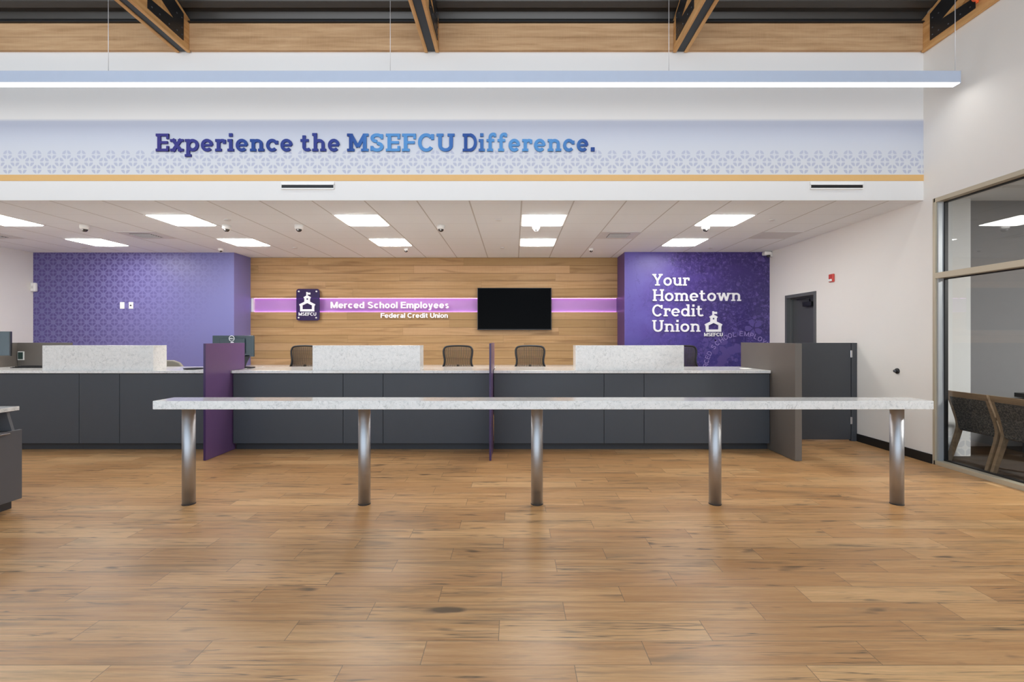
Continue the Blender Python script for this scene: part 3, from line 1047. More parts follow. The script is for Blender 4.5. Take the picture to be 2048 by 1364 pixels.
# metal roof deck: corrugated, rising towards the entrance
def deckz(y):
    return 5.11 + 0.38 * (Yh - y)
mb = MB()
prof = []
y = 5.85
while y > -3.2:
    for dy, dz in ((0, 0), (0.07, 0), (0.095, 0.055), (0.165, 0.055)):
        yy = y - dy
        prof.append((yy, deckz(yy) + dz))
    y -= 0.19
A = [mb.bm.verts.new((XL, p, q)) for p, q in prof]
B = [mb.bm.verts.new((XR, p, q)) for p, q in prof]
A2 = [mb.bm.verts.new((XL, p, q + 0.08)) for p, q in prof]
B2 = [mb.bm.verts.new((XR, p, q + 0.08)) for p, q in prof]
for i in range(len(prof) - 1):
    mb.bm.faces.new((A[i], A[i + 1], B[i + 1], B[i]))
    mb.bm.faces.new((A2[i], B2[i], B2[i + 1], A2[i + 1]))
struct(mb.build('ceiling_deck', 'deck_metal'))
mb = MB()
mb.box(XL, XR, Yh - 0.02, Yh + 0.2, 5.062, 5.115)
mb.box(XL, XR, Yh - 0.07, Yh - 0.02, 5.062, 5.072)
struct(mb.build('trim_2', 'ledger_black'))

# ================================================================== ROOF TRUSSES AND BEAMS
TX = [-3.83, -0.953, 1.924, 4.80]
TL = ['timber roof truss with dark plate above the first letters of the blue slogan',
      'timber roof truss above the letters CU of the blue slogan',
      'timber roof truss right of the word Difference, next to a hanging wire',
      'timber roof truss with dark plate running along the white right wall']
def make_truss(x, label):
    t = empty('roof_truss', (x, Yh - 0.02, 4.74), label, 'roof truss', 'roof trusses under the metal deck')
    y1, y0 = Yh - 0.02, -1.0
    zb = 4.735
    top = lambda yy: deckz(yy) - 0.015
    for sgn in ((-1, 1) if x < 4.5 else (-1,)):
        xa, xb = sorted((x + sgn * 0.045, x + sgn * 0.083))
        # bottom chord, top chord, end block (seen from the side)
        MB().box(xa, xb, y0, y1, zb, zb + 0.2, 0.002).build('bottom_chord', 'truss_timber', t)
        MB().prism([(y1 - 0.45, zb + 0.2), (y1, zb + 0.2), (y1, top(y1)), (y0, top(y0)), (y0, top(y0) - 0.22), (y1 - 0.45, top(y1 - 0.45) - 0.22)], xa, xb, 'x').build('top_chord', 'truss_timber', t)
        MB().prism([(y1 - 0.45, zb + 0.18), (y1 - 0.2, zb + 0.18), (y1 - 1.35, top(y1 - 1.35) - 0.2), (y1 - 1.6, top(y1 - 1.6) - 0.2)], xa + 0.004, xb - 0.004, 'x').build('web', 'truss_timber', t)
        xo = x + sgn * 0.083
        xp = sorted((xo, xo + sgn * 0.008))
        # dark gusset plate with a notch
        MB().prism([(y1 - 0.125, zb + 0.065), (y1 - 0.125, top(y1 - 0.125) - 0.05), (y1 - 0.66, top(y1 - 0.66) - 0.05), (y1 - 0.66, zb + 0.37),
                    (y1 - 0.27, zb + 0.21), (y1 - 0.66, zb + 0.18), (y1 - 0.66, zb + 0.065)], xp[0], xp[1], 'x').build('gusset_plate', 'steel_dark', t)
        for (dy, dz) in ((0.16, 0.11), (0.16, 0.19), (0.16, 0.30), (0.24, 0.11), (0.24, 0.30), (0.36, 0.10), (0.36, 0.42), (0.50, 0.11), (0.50, 0.46), (0.61, 0.11), (0.61, 0.47), (0.45, 0.37)):
            MB().lathe([(0.001, 0.0), (0.008, 0.0), (0.008, 0.006), (0.001, 0.006)], (xo + 0.008 if sgn > 0 else xo - 0.014, y1 - dy, zb + dz), 8, 'x').build('bolt_head', 'bolt_steel', t)
    if x > 4.5:
        return t
    mb = MB()
    mb.box(x - 0.045, x + 0.045, y0, y1 - 0.005, zb + 0.012, zb + 0.03)
    mb.prism([(y1 - 0.005, zb + 0.03), (y1 - 0.005, top(y1) - 0.02), (y0, top(y0) - 0.02), (y0, top(y0) - 0.06), (y1 - 0.75, top(y1 - 0.75) - 0.06), (y1 - 0.75, zb + 0.03)], x - 0.006, x + 0.006, 'x')
    mb.build('steel_channel', 'steel_dark', t)
    return t
for x, l in zip(TX, TL):
    make_truss(x, l)
bx = [(XL, TX[0] - 0.084), (TX[0] + 0.084, TX[1] - 0.084), (TX[1] + 0.084, TX[2] - 0.084), (TX[2] + 0.084, TX[3] - 0.084)]
bl = ['rough sawn timber beam left of the leftmost roof truss', 'rough sawn timber beam directly above the words Experience the',
      'rough sawn timber beam above the word Difference, between the two middle trusses', 'rough sawn timber beam ending in the right wall corner']
for (a, b), l in zip(bx, bl):
    tag(box('timber_beam', 'beam_timber', a, b, Yh - 0.045, Yh + 0.1, 4.752, 5.06, None, 0.003), l, 'beam', 'timber beams on top of the header wall')
# orange sprinkler on the right truss
o = empty('fire_sprinkler', (4.655, 4.86, 4.80), 'small orange capped sprinkler head against the right wall truss', 'sprinkler')
MB().lathe([(0.002, 0.0), (0.012, 0.0), (0.012, 0.02), (0.035, 0.03), (0.045, 0.05), (0.045, 0.12), (0.02, 0.14), (0.02, 0.2)], (4.655, 4.86, 4.80), 12).build('cap', 'orange_plastic', o)
MB().tube([(4.655, 4.86, 4.99), (4.655, 4.86, 5.37)], 0.015, 8).build('pipe', 'steel_dark', o)

# ================================================================== PENDANT LAMP
YL = 5.0
lz0, lz1 = 4.068, 4.195
lp = empty('linear_pendant_lamp', (-1.5, YL, lz0), 'long slim linear lamp hung on wires in front of the slogan wall', 'pendant lamp')
MB().box(-8.2, 4.615, YL, YL + 0.085, lz0 + 0.006, lz1, 0.002).build('housing', 'lamp_aluminium', lp)
MB().box(-8.2, 4.612, YL + 0.004, YL + 0.081, lz0, lz0 + 0.0062).build('diffuser', 'line_glow', lp)
box('end_cap', 'lamp_aluminium', 4.615, 4.622, YL, YL + 0.085, lz0, lz1, lp)
for wx in (-4.23, -1.29, 1.615, 4.60):
    MB().tube([(wx, YL + 0.042, lz1 - 0.001), (wx, YL + 0.042, deckz(YL) - 0.01)], 0.0032, 6).build('hanging_wire', 'wire_steel', lp)

# ================================================================== CEILING FITTINGS
def tile_x(k):
    return 0.0895 + 0.6118 * k
names = {-12: 'first from the left', -8: 'second from the left', -4: 'third from the left', 0: 'fourth from the left', 4: 'rightmost'}
proto = None
for row, (ya, yb) in enumerate(((6.264, 6.86), (7.765, 8.375))):
    for k in (-12, -8, -4, 0, 4):
        x0, x1 = tile_x(k), tile_x(k + 1)
        if proto is None:
            o = empty('ceiling_light_panel', (x0 + 0.306, ya + 0.3, Zc))
            mb = MB()
            hx, hy = 0.303, 0.300
            for (a, b, c_, d_) in ((-hx, -hx + 0.018, -hy, hy), (hx - 0.018, hx, -hy, hy), (-hx, hx, -hy, -hy + 0.018), (-hx, hx, hy - 0.018, hy)):
                mb.box(a, b, c_, d_, -0.006, 0.0)
            mb.build('frame', 'white_plastic', o, world=False)
            ln = [(-hx + 0.018, -0.001)] + [((hx - 0.018) * math.cos(R(a)) , -0.005 - 0.011 * math.sin(R(a)) ** 0.4 if 0 < a < 180 else -0.005) for a in range(180, -1, -15)] + [(hx - 0.018, -0.001)]
            MB().prism(ln, -hy + 0.018, hy - 0.018).build('diffuser', 'panel_glow', o, world=False)
            proto = o
        else:
            o = copy_tree(proto)
            o.location = (x0 + 0.306, (ya + yb) / 2, Zc)
        rown = 'nearer' if row == 0 else 'farther'
        tag(o, 'glowing square ceiling light, %s in the %s row' % (names[k], rown), 'ceiling light', 'square ceiling lights')
# vents
def vent(k, label, louver=True):
    x0, x1 = tile_x(k), tile_x(k + 1)
    y0, y1 = 7.275, 7.775
    o = empty('ceiling_vent', ((x0 + x1) / 2, 7.52, Zc), label, 'vent', 'square ceiling vents')
    box('face_plate', 'vent_grey', x0 + 0.006, x1 - 0.006, y0 + 0.005, y1 - 0.005, Zc - 0.006, Zc, o)
    if louver:
        cx, cy = (x0 + x1) / 2, (y0 + y1) / 2
        box('opening', 'vent_dark', cx - 0.16, cx + 0.16, cy - 0.14, cy + 0.14, Zc - 0.009, Zc - 0.006, o)
        mb = MB()
        for i in range(6):
            yy = cy - 0.125 + i * 0.05
            mb.box(cx - 0.155, cx + 0.155, yy, yy + 0.012, Zc - 0.016, Zc - 0.007)
        mb.build('louver', 'vent_grey', o)
vent(-10, 'grey louvered vent in the ceiling over the patterned purple wall')
vent(2, 'grey louvered vent in the ceiling between the two right lights and the purple mural')
vent(-14, 'grey ceiling vent cut off by the left picture edge')
vent(6, 'plain grey ceiling panel vent near the white right wall', False)
# dome cameras
def dome(x, y, r, label, grp, dm='camera_dome'):
    o = empty('dome_camera', (x, y, Zc), label, 'security camera', grp)
    MB().lathe([(0.004, 0.0), (r, 0.0), (r, -r * 0.55), (r * 0.9, -r * 0.85), (r * 0.72, -r * 0.95), (0.004, -r * 0.95)], (x, y, Zc), 24).build('housing', 'white_plastic', o)
    pr = [(r * 0.7 * math.cos(R(a)), -r * 0.9 - r * 0.66 * math.sin(R(a))) for a in range(0, 90, 15)] + [(0.002, -r * 1.56)]
    MB().lathe(pr, (x, y, Zc), 20).build('dome', dm, o)
    MB().lathe([(0.001, 0.0), (r * 0.2, 0.0), (r * 0.2, 0.016), (0.001, 0.016)], (x, y - r * 0.74, Zc - r * 1.15), 10, 'y').build('lens', 'camera_clear' if dm == 'camera_dome' else 'camera_dome', o)
big = [(-6.11, 'leftmost large white dome camera, left of the ceiling vent'), (-4.09, 'large dome camera just right of the second near ceiling light'),
       (-3.06, 'large dome camera by itself left of the third near ceiling light'), (-1.04, 'large dome camera above the black television'),
       (0.313, 'large dome camera in front of the fourth near ceiling light'), (2.725, 'large dome camera in front of the rightmost near ceiling light')]
for i, (x, l) in enumerate(big):
    dome(x, 6.88, 0.058, l, 'large dome cameras', 'camera_clear' if i == 4 else 'camera_dome')
for x, l in ((-5.25, 'small dome camera over the corner of the patterned purple wall'), (-1.93, 'small dome camera over the plank wall, left of the television'),
             (1.38, 'small dome camera over the plank wall, right of the television')):
    dome(x, 8.65, 0.042, l, 'small dome cameras')
o = empty('corner_camera', (4.71, 8.9, 2.99), 'white corner camera under the ceiling beside the purple mural', 'security camera')
MB().box(4.60, 4.72, 8.86, 8.98, 2.955, 3.02, 0.015, 3).build('housing', 'white_plastic', o)
MB().lathe([(0.001, 0), (0.03, 0), (0.03, -0.02), (0.018, -0.04), (0.001, -0.045)], (4.68, 8.90, 2.957), 16).build('lens', 'camera_dome', o)
MB().box(4.72, 4.76, 8.9, 8.95, 2.93, 3.01).build('bracket', 'vent_grey', o)
spr = [(-3.875, 6.54, 'round sprinkler cover beside the second large dome camera'), (-0.21, 6.54, 'round sprinkler cover between two grid lines left of the fourth near light'),
       (3.49, 6.54, 'round sprinkler cover right of the rightmost near light'), (-7.61, 8.57, 'round sprinkler cover behind the first far light'),
       (-3.88, 8.57, 'round sprinkler cover near the left end of the plank wall'), (-0.21, 8.57, 'round sprinkler cover near the wall above the television'),
       (3.48, 8.57, 'round sprinkler cover close to the top of the purple mural')]
for x, y, l in spr:
    tag(MB().lathe([(0.002, 0.0), (0.042, 0.0), (0.042, -0.008), (0.036, -0.012), (0.002, -0.012)], (x, y, Zc), 20).build('sprinkler_cover', 'vent_grey'), l, 'sprinkler cover', 'sprinkler covers')
# slot diffusers on the header wall
for x0, l in ((-2.70, 'white slot air diffuser under the left half of the gold stripe'), (3.435, 'white slot air diffuser under the right end of the gold stripe')):
    x1 = x0 + 0.615
    o = empty('slot_diffuser', ((x0 + x1) / 2, Yh, 3.16), l, 'air diffuser', 'slot air diffusers')
    mb = MB()
    mb.box(x0, x1, Yh - 0.02, Yh, 3.205, 3.24); mb.box(x0, x1, Yh - 0.02, Yh, 3.155, 3.168)
    mb.box(x0, x0 + 0.006, Yh - 0.02, Yh, 3.165, 3.21); mb.box(x1 - 0.006, x1, Yh - 0.02, Yh, 3.165, 3.21)
    mb.build('frame', 'white_plastic', o)
    box('slot', 'black_plastic', x0 + 0.006, x1 - 0.006, Yh - 0.012, Yh, 3.168, 3.205, o)
    box('blade', 'steel_dark', x0 + 0.006, x1 - 0.006, Yh - 0.018, Yh - 0.012, 3.182, 3.188, o)

# ================================================================== SIGNS
k = 0.0058118
hx = lambda p: (p - 1028) * k
sg = empty('slogan_sign', (-1.6, Yh, 3.595), 'large blue slab lettering reading Experience the MSEFCU Difference.', 'sign')
for wd, a, b in (('Experience', 313.5, 587), ('the', 602, 681), ('MSEFCU', 695, 909.5), ('Difference.', 925.5, 1190)):
    slab_word(wd, hx(a), hx(b), 3.595, 0.204, Yh - 0.018, 0.015, 'slogan', sg, 0.185, 0.145, 0.10)
q = 8.97 / 967
mx = lambda p: (p - 1028) * q
mz = lambda p: H + (676 - p) * q
sg = empty('mural_sign', (3.3, 9.0, 1.5), 'white raised lettering reading Your Hometown Credit Union on the purple mural', 'sign')
for wd, a, b, base in (('Your', 1305, 1379.7, 571), ('Hometown', 1305.8, 1483, 601.8), ('Credit', 1305, 1407.3, 632.6), ('Union', 1305, 1401.4, 663.4)):
    slab_word(wd, mx(a), mx(b), mz(base), 0.2165, 8.982, 0.016, 'letter_white', sg, 0.155, 0.115, 0.07)
sg = empty('school_logo_sign', (mx(1427.5), 9.0, mz(672.5)), 'white raised schoolhouse emblem with MSEFCU under it, right of the word Union', 'sign')
mb = MB(); school_icon(mb, mx(1427.5), mz(663.7), 0.331, 0.383, 8.972, 0.026); mb.build('schoolhouse', 'letter_white', sg)
sans_line('MSEFCU', mx(1409), mx(1446), mz(672.5), 0.065, 8.975, 0.02, 'letter_white', sg, 0.19)
# lettering on the light band
q2 = 9.56 / 967
bx_ = lambda p: (p - 1028) * q2
bz_ = lambda p: H + (676 - p) * q2
sg = empty('band_sign', (bx_(780), 9.6, bz_(636)), 'glowing white lettering reading Merced School Employees Federal Credit Union', 'sign')
sans_line('Merced School Employees', bx_(661.4), bx_(898), bz_(616.5), 0.127, 9.55, 0.03, 'sign_white', sg, 0.2)
sans_line('Federal Credit Union', bx_(761), bx_(895.3), bz_(635.6), 0.094, 9.57, 0.03, 'sign_white', sg, 0.19)
# acrylic plaque
px0, px1, pz0, pz1 = bx_(593), bx_(639.5), bz_(641), bz_(578)
pq = empty('logo_plaque', ((px0 + px1) / 2, 9.6, pz0), 'purple see-through plaque with white schoolhouse emblem on the plank wall', 'plaque')
rr, pts = 0.05, []
for cx, cz, a0 in ((px1 - rr, pz1 - rr, 0), (px0 + rr, pz1 - rr, 90), (px0 + rr, pz0 + rr, 180), (px1 - rr, pz0 + rr, 270)):
    for i in range(7):
        pts.append((cx + rr * math.cos(R(a0 + 15 * i)), cz + rr * math.sin(R(a0 + 15 * i))))
MB().prism(pts, 9.55, 9.56).build('acrylic_plate', 'acrylic', pq)
mb = MB(); school_icon(mb, bx_(615.3), bz_(623), 0.326, 0.383, 9.538, 0.010); mb.build('schoolhouse', 'letter_white', pq)
sans_line('MSEFCU', bx_(598), bx_(633), bz_(631.4), 0.064, 9.54, 0.009, 'letter_white', pq, 0.19)
for a, b in ((598.3, 583), (633.5, 583), (598, 635.5), (633, 635.5)):
    MB().lathe([(0.001, 0), (0.016, 0), (0.016, 0.08), (0.001, 0.08)], (bx_(a), 9.538, bz_(b)), 14, 'y').build('standoff', 'white_plastic', pq)
# light band
lb = empty('light_band', (-1.6, 9.62, 1.947), 'purple glowing light band recessed along the plank wall', 'light')
box('back_panel', 'niche_panel', -5.24, 2.057, 9.70, 9.72, 1.947, 2.228, lb)
box('light_strip', 'led_glow', -5.23, 2.05, 9.684, 9.694, 2.2235, 2.2265, lb)
box('light_strip', 'led_glow', -5.23, 2.05, 9.684, 9.694, 1.9485, 1.9515, lb)
box('end_cap', 'white_plastic', -5.238, -5.20, 9.64, 9.70, 1.95, 2.226, lb)
# television
tv = empty('wall_television', (0.01, 9.62, 1.59), 'switched off black flat television hung on the plank wall', 'television')
tx0, tx1, tz0, tz1 = -0.722, 0.740, 1.588, 2.420
MB().box(tx0, tx1, 9.53, 9.58, tz0, tz1, 0.004).build('housing', 'black_plastic', tv)
box('screen', 'screen_black', tx0 + 0.012, tx1 - 0.012, 9.527, 9.531, tz0 + 0.018, tz1 - 0.012, tv)
box('wall_bracket', 'steel_dark', -0.25, 0.27, 9.58, 9.62, 1.80, 1.93, tv)
box('wall_bracket', 'steel_dark', -0.25, 0.27, 9.58, 9.62, 2.24, 2.34, tv)

# printed seal and blossoms on the mural
def printed(name, mat):
    return mat
sx, sz, sr = mx(1484), mz(739), 0.665
mb = MB()
seal = list(zip('MERCEDSCHOOLEMPLOYEES', (188, 181, 173.5, 167, 160, 153, 141, 132.5, 124, 116, 108.5, 101, 90, 81.5, 73, 66, 58.5, 51, 44, 37, 30)))
for c, a in seal:
    g, adv = sans_glyph(c, 0.15)
    th, hgt = R(a), 0.088
    for L, Rr, closed in g.strips:
        def put_(p_):
            lx, ly = (p_.x - adv / 2) * hgt, p_.y * hgt
            rad = sr - hgt * 0.5 + ly
            return mb.bm.verts.new((sx + rad * math.cos(th) + lx * math.sin(th), 8.998, sz + rad * math.sin(th) - lx * math.cos(th)))
        A_ = [put_(p_) for p_ in L]; B_ = [put_(p_) for p_ in Rr]
        for i in range(len(A_) - 1):
            mb.bm.faces.new((A_[i], A_[i + 1], B_[i + 1], B_[i]))
mb.build('printed_seal_lettering', 'print_lilac', wr)
mb = MB()
def blossom(cx, cz, r, rot, n=5, miss=()):
    for i in range(n):
        if i in miss:
            continue
        t0 = R(rot + 360 / n * i)
        ux, uz = math.cos(t0), math.sin(t0)
        pts = [(0.12, 0.0), (0.45, 0.26), (0.85, 0.30), (1.0, 0.12), (0.93, 0.0), (1.0, -0.12), (0.85, -0.30), (0.45, -0.26)]
        vv = [mb.bm.verts.new((cx + r * (p * ux - s * uz), 8.9985, cz + r * (p * uz + s * ux))) for p, s in pts]
        mb.bm.faces.new(vv)
blossom(mx(1438), mz(690), 0.19, 100, 5, (1,))
blossom(mx(1509), mz(656), 0.17, 40)
blossom(mx(1420), mz(684), 0.13, 150)
blossom(mx(1408), mz(702), 0.08, 10)
blossom(mx(1476), mz(662), 0.09, 70, 5, (0,))
for cx, cz, r in ((1502, 680, 0.06), (1424, 668, 0.05)):
    blossom(mx(cx), mz(cz), r, cx, 5)
# wreath inside the seal
for i in range(9):
    t0 = R(100 + 18 * i)
    cx, cz = sx + 0.40 * math.cos(t0), sz + 0.40 * math.sin(t0)
    pts = [(-0.09, -0.04), (-0.02, -0.085), (0.07, -0.05), (0.10, 0.03), (0.02, 0.085), (-0.08, 0.05)]
    rot = t0 + i
    vv = [mb.bm.verts.new((cx + p * math.cos(rot) - s * math.sin(rot), 8.9982 - 0.0001 * i, cz + p * math.sin(rot) + s * math.cos(rot))) for p, s in pts]
    mb.bm.faces.new(vv)
pr = None
for i in range(17):
    f = i / 16
    x = mx(1440) + f * (4.75 - mx(1440)); zc = mz(668) + 0.32 * math.sin(f * 1.9)
    cur = (x, zc)
    if pr:
        v4 = [mb.bm.verts.new(p) for p in ((pr[0], 8.9986, pr[1]), (cur[0], 8.9986, cur[1]), (cur[0], 8.9986, cur[1] + 0.007), (pr[0], 8.9986, pr[1] + 0.007))]
        mb.bm.faces.new(v4)
    pr = cur
mb.build('printed_blossoms', 'print_violet', wr)

# ================================================================== WALL FITTINGS
o = empty('fire_alarm', (XR, 7.225, 2.26), 'small red fire alarm on the white right wall', 'fire alarm')
MB().box(XR - 0.03, XR, 7.175, 7.275, 2.265, 2.385, 0.008).build('body', 'alarm_red', o)
MB().box(XR - 0.05, XR - 0.03, 7.19, 7.26, 2.275, 2.31, 0.006).build('strobe', 'white_plastic', o)
o = empty('key_switch', (XR, 6.0, 1.02), 'small round black key switch on the right wall', 'switch')
MB().lathe([(0.001, 0), (0.035, 0), (0.035, -0.012), (0.022, -0.02), (0.001, -0.02)], (XR, 6.0, 1.02), 20, 'x').build('rosette', 'black_plastic', o)
MB().lathe([(0.001, -0.02), (0.016, -0.02), (0.016, -0.045), (0.001, -0.047)], (XR, 6.0, 1.02), 16, 'x').build('barrel', 'bolt_steel', o)
o = empty('motion_sensor', (-8.96, 9.0, 2.30), 'white rounded motion sensor in the left wall corner', 'sensor')
MB().box(-9.0, -8.905, 8.985, 9.05, 2.295, 2.46, 0.02, 3).build('body', 'white_plastic', o)
MB().box(-8.97, -8.935, 8.978, 8.986, 2.35, 2.40, 0.004).build('lens_window', 'vent_grey', o)
for x, l, dot in ((-7.33, 'blank white wall plate, left one of the pair on purple wall', False), (-7.165, 'white wall plate with dark round socket on purple wall', True)):
    o = empty('wall_plate', (x, 9.05, 1.98), l, 'wall plate', 'white wall plates')
    MB().box(x - 0.042, x + 0.042, 9.042, 9.05, 1.978, 2.102, 0.004).build('plate', 'white_plastic', o)
    if dot:
        MB().lathe([(0.001, 0), (0.013, 0), (0.013, -0.012), (0.001, -0.012)], (x, 9.042, 2.04), 12, 'y').build('socket', 'steel_dark', o)
    else:
        box('insert', 'paper_white', x - 0.016, x + 0.016, 9.039, 9.043, 2.006, 2.074, o)

# ================================================================== TELLER COUNTER
YF = 6.15     # face of the counter fronts
def counter(x0, x1, seams, name_lbl, top_lbl, top_mat='quartz', xw0=None, xw1=None, front='grey_laminate'):
    o = empty('teller_counter', ((x0 + x1) / 2, 6.5, 0), name_lbl, 'counter', 'teller counter cabinets')
    xs = [x0] + seams + [x1]
    for a, b in zip(xs, xs[1:]):
        MB().box(a + 0.003, b - 0.003, YF, YF + 0.02, 0.09, 0.975, 0.0015).build('front_panel', front, o)
    box('carcass', 'toe_kick_grey', x0, x1, YF + 0.022, 6.78, 0.09, 0.98, o)
    box('toe_kick', 'toe_kick_grey', x0, x1, YF + 0.075, YF + 0.10, 0.0, 0.09, o)
    t = MB().box(xw0 if xw0 else x0, xw1 if xw1 else x1, 6.125, 6.99, 0.983, 1.018, 0.003).build('worktop', 'quartz')
    tag(t, top_lbl, 'worktop', 'teller counter worktops')
counter(-7.6, -3.612, [-5.533, -5.018], 'grey teller counter left of the big purple divider', 'white stone worktop left of the big purple divider')
counter(-3.575, -0.296, [-2.175, -1.666], 'grey teller counter between the two purple dividers', 'white stone worktop between the two purple dividers')
counter(-0.258, 3.255, [1.145, 1.654], 'grey teller counter right of the thin middle divider', 'white stone worktop right of the thin middle divider')
# dividers
def divider(x0, x1, mat, edge, lbl, yb=6.44):
    o = empty('counter_divider', ((x0 + x1) / 2, 6.0, 0), lbl, 'divider', 'purple counter dividers')
    MB().prism([(5.625, 0.004), (6.225, 0.004), (6.225, 0.98), (6.122, 0.98), (6.122, 1.02), (yb, 1.02), (yb, 1.366), (5.625, 1.366)], x0, x1, 'x').build('panel', mat, o)
    box('edge_band', edge, x0, x1, 5.622, 5.6255, 0.004, 1.366, o)
divider(-3.612, -3.588, 'purple_laminate', 'purple_edge', 'broad purple divider panel at the left of the teller counter')
divider(-0.288, -0.265, 'purple_laminate', 'purple_edge', 'purple divider panel seen edge on in the middle of the counter', 6.55)
# transaction ledges
for (a, b, l) in ((-6.0, -4.589, 'speckled stone privacy block on the left worktop section'), (-2.563, -1.196, 'speckled stone privacy block in front of the leftmost mesh chair'),
                  (0.782, 2.162, 'speckled stone privacy block on the right worktop section')):
    o = empty('privacy_block', ((a + b) / 2, 6.27, 1.018), l, 'privacy block', 'stone privacy blocks on the worktops')
    MB().box(a, b, 6.15, 6.17, 1.018, 1.335, 0.002).build('front_slab', 'quartz', o)
    MB().box(a, b, 6.17, 6.39, 1.315, 1.335, 0.002).build('top_slab', 'quartz', o)
    MB().box(a, a + 0.02, 6.17, 6.39, 1.018, 1.315, 0.002).build('side_slab', 'quartz', o)
    MB().box(b - 0.02, b, 6.17, 6.39, 1.018, 1.315, 0.002).build('side_slab', 'quartz', o)
# right end panel and gate
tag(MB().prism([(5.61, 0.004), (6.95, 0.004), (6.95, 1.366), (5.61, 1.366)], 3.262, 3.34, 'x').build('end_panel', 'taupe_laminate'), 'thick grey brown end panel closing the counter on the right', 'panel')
g = empty('counter_gate', (4.0, 6.72, 0), 'low grey gate door between the end panel and the right wall', 'gate')
MB().box(3.345, 4.675, 6.71, 6.75, 0.02, 1.363, 0.002).build('gate_leaf', 'dark_grey_laminate', g)
MB().box(4.682, 4.758, 6.705, 6.76, 0.0, 1.363, 0.002).build('gate_post', 'dark_grey_laminate', g)
for z in (1.16, 0.235):
    MB().box(4.664, 4.692, 6.70, 6.708, z, z + 0.10, 0.003).build('hinge', 'chrome', g)
# left back screen panel with outlet and return
o = empty('desk_screen', (-6.8, 6.97, 0), 'grey screen panel behind the left worktop, beside the white left wall', 'panel')
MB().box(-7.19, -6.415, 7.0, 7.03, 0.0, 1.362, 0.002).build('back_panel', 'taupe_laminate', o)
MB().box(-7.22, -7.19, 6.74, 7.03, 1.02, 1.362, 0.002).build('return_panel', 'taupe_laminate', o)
o = empty('wall_outlet', (-7.13, 7.0, 1.17), 'small dark outlet box with pale rim on the grey screen panel', 'outlet')
MB().box(-7.175, -7.085, 6.985, 7.0, 1.11, 1.235, 0.004).build('rim', 'vent_grey', o)
box('face', 'device_green', -7.165, -7.095, 6.982, 6.986, 1.125, 1.225, o)
# credenza along the plank wall
o = empty('back_counter', (-1.6, 9.3, 0), 'low back counter with white top along the plank wall', 'counter')
MB().box(-5.23, 2.05, 9.0, 9.615, 0.862, 0.897, 0.003).build('top', 'quartz', o)
for i in range(6):
    a = -5.22 + i * 1.21
    MB().box(a + 0.003, a + 1.204, 9.03, 9.05, 0.1, 0.855, 0.002).build('front_panel', 'grey_laminate', o)
box('carcass', 'toe_kick_grey', -5.22, 2.04, 9.052, 9.61, 0.0, 0.86, o)

# ================================================================== THINGS ON THE COUNTER
def dell_ring(o, x, y, z):
    mb = MB()
    n = 24
    ring = [(x + 0.036 * math.cos(2 * PI * i / n), y, z + 0.036 * math.sin(2 * PI * i / n)) for i in range(n)]
    mb.tube(ring, 0.0045, 6, closed=True)
    mb.build('logo_ring', 'letter_white', o)
    sans_line('DELL', x - 0.028, x + 0.028, z - 0.009, 0.018, y - 0.002, 0.003, 'letter_white', o, 0.2, False, 'logo_lettering')
m2 = empty('computer_monitor', (-3.89, 6.72, 1.018), 'dark monitor seen from behind above the broad purple divider', 'monitor')
sh = MB().box(-4.18, -3.61, 6.70, 6.735, 1.172, 1.464, 0.006).build('housing', 'monitor_shell', m2)
MB().box(-4.07, -3.72, 6.675, 6.70, 1.21, 1.43, 0.012).build('back_bulge', 'monitor_shell', m2)
box('screen', 'screen_black', -4.17, -3.62, 6.735, 6.737, 1.185, 1.455, m2)
MB().prism([(-3.79, 1.03), (-3.735, 1.03), (-3.66, 1.19), (-3.80, 1.19)], 6.70, 6.72).build('stand_neck', 'black_plastic', m2)
MB().lathe([(0.001, 0.0), (0.115, 0.0), (0.115, 0.010), (0.09, 0.016), (0.001, 0.016)], (-3.79, 6.72, 1.018), 24).build('stand_base', 'black_plastic', m2)
dell_ring(m2, -3.896, 6.672, 1.423)
box('label_sticker', 'letter_white', -3.91, -3.87, 6.672, 6.676, 1.362, 1.376, m2)
o = tag(MB().box(-3.665, -3.565, 6.55, 6.67, 1.018, 1.036, 0.006).build('desk_scanner', 'black_plastic'), 'small black device on the worktop right of the purple divider', 'device')
o = empty('desk_tray', (-4.27, 6.62, 1.018), 'dark oval tray on the worktop left of the purple divider', 'tray')
MB().lathe([(0.001, 0.0), (0.10, 0.0), (0.12, 0.012), (0.118, 0.016), (0.09, 0.006), (0.001, 0.005)], (-4.24, 6.4, 1.018), 24).build('dish', 'steel_dark', o)
m1 = empty('computer_monitor', (-7.05, 6.42, 1.018), 'monitor turned sideways at the left picture edge', 'monitor', None, R(28))
MB().box(-0.30, 0.27, -0.018, 0.018, 0.175, 0.50, 0.006).build('housing', 'monitor_shell', m1, False)
box('edge_trim', 'black_plastic', 0.262, 0.274, -0.022, 0.024, 0.17, 0.50, m1, 0, False)
box('screen', 'screen_black', -0.29, 0.26, 0.018, 0.020, 0.19, 0.49, m1, 0, False)
MB().box(-0.06, 0.04, -0.05, -0.018, 0.02, 0.36, 0.01).build('stand_neck', 'black_plastic', m1, False)
MB().lathe([(0.001, 0.0), (0.12, 0.0), (0.12, 0.008), (0.08, 0.014), (0.001, 0.014)], (0, 0, 0), 24).build('stand_base', 'black_plastic', m1, False)
MB().tube([(0.12, -0.03, 0.19), (0.15, -0.05, 0.12), (0.13, -0.06, 0.07), (0.09, -0.06, 0.06)], 0.005, 6).build('cable', 'black_plastic', m1, False)
o = empty('keyboard', (-6.7, 6.72, 1.018), 'thin black keyboard on the worktop in front of the grey screen panel', 'keyboard')
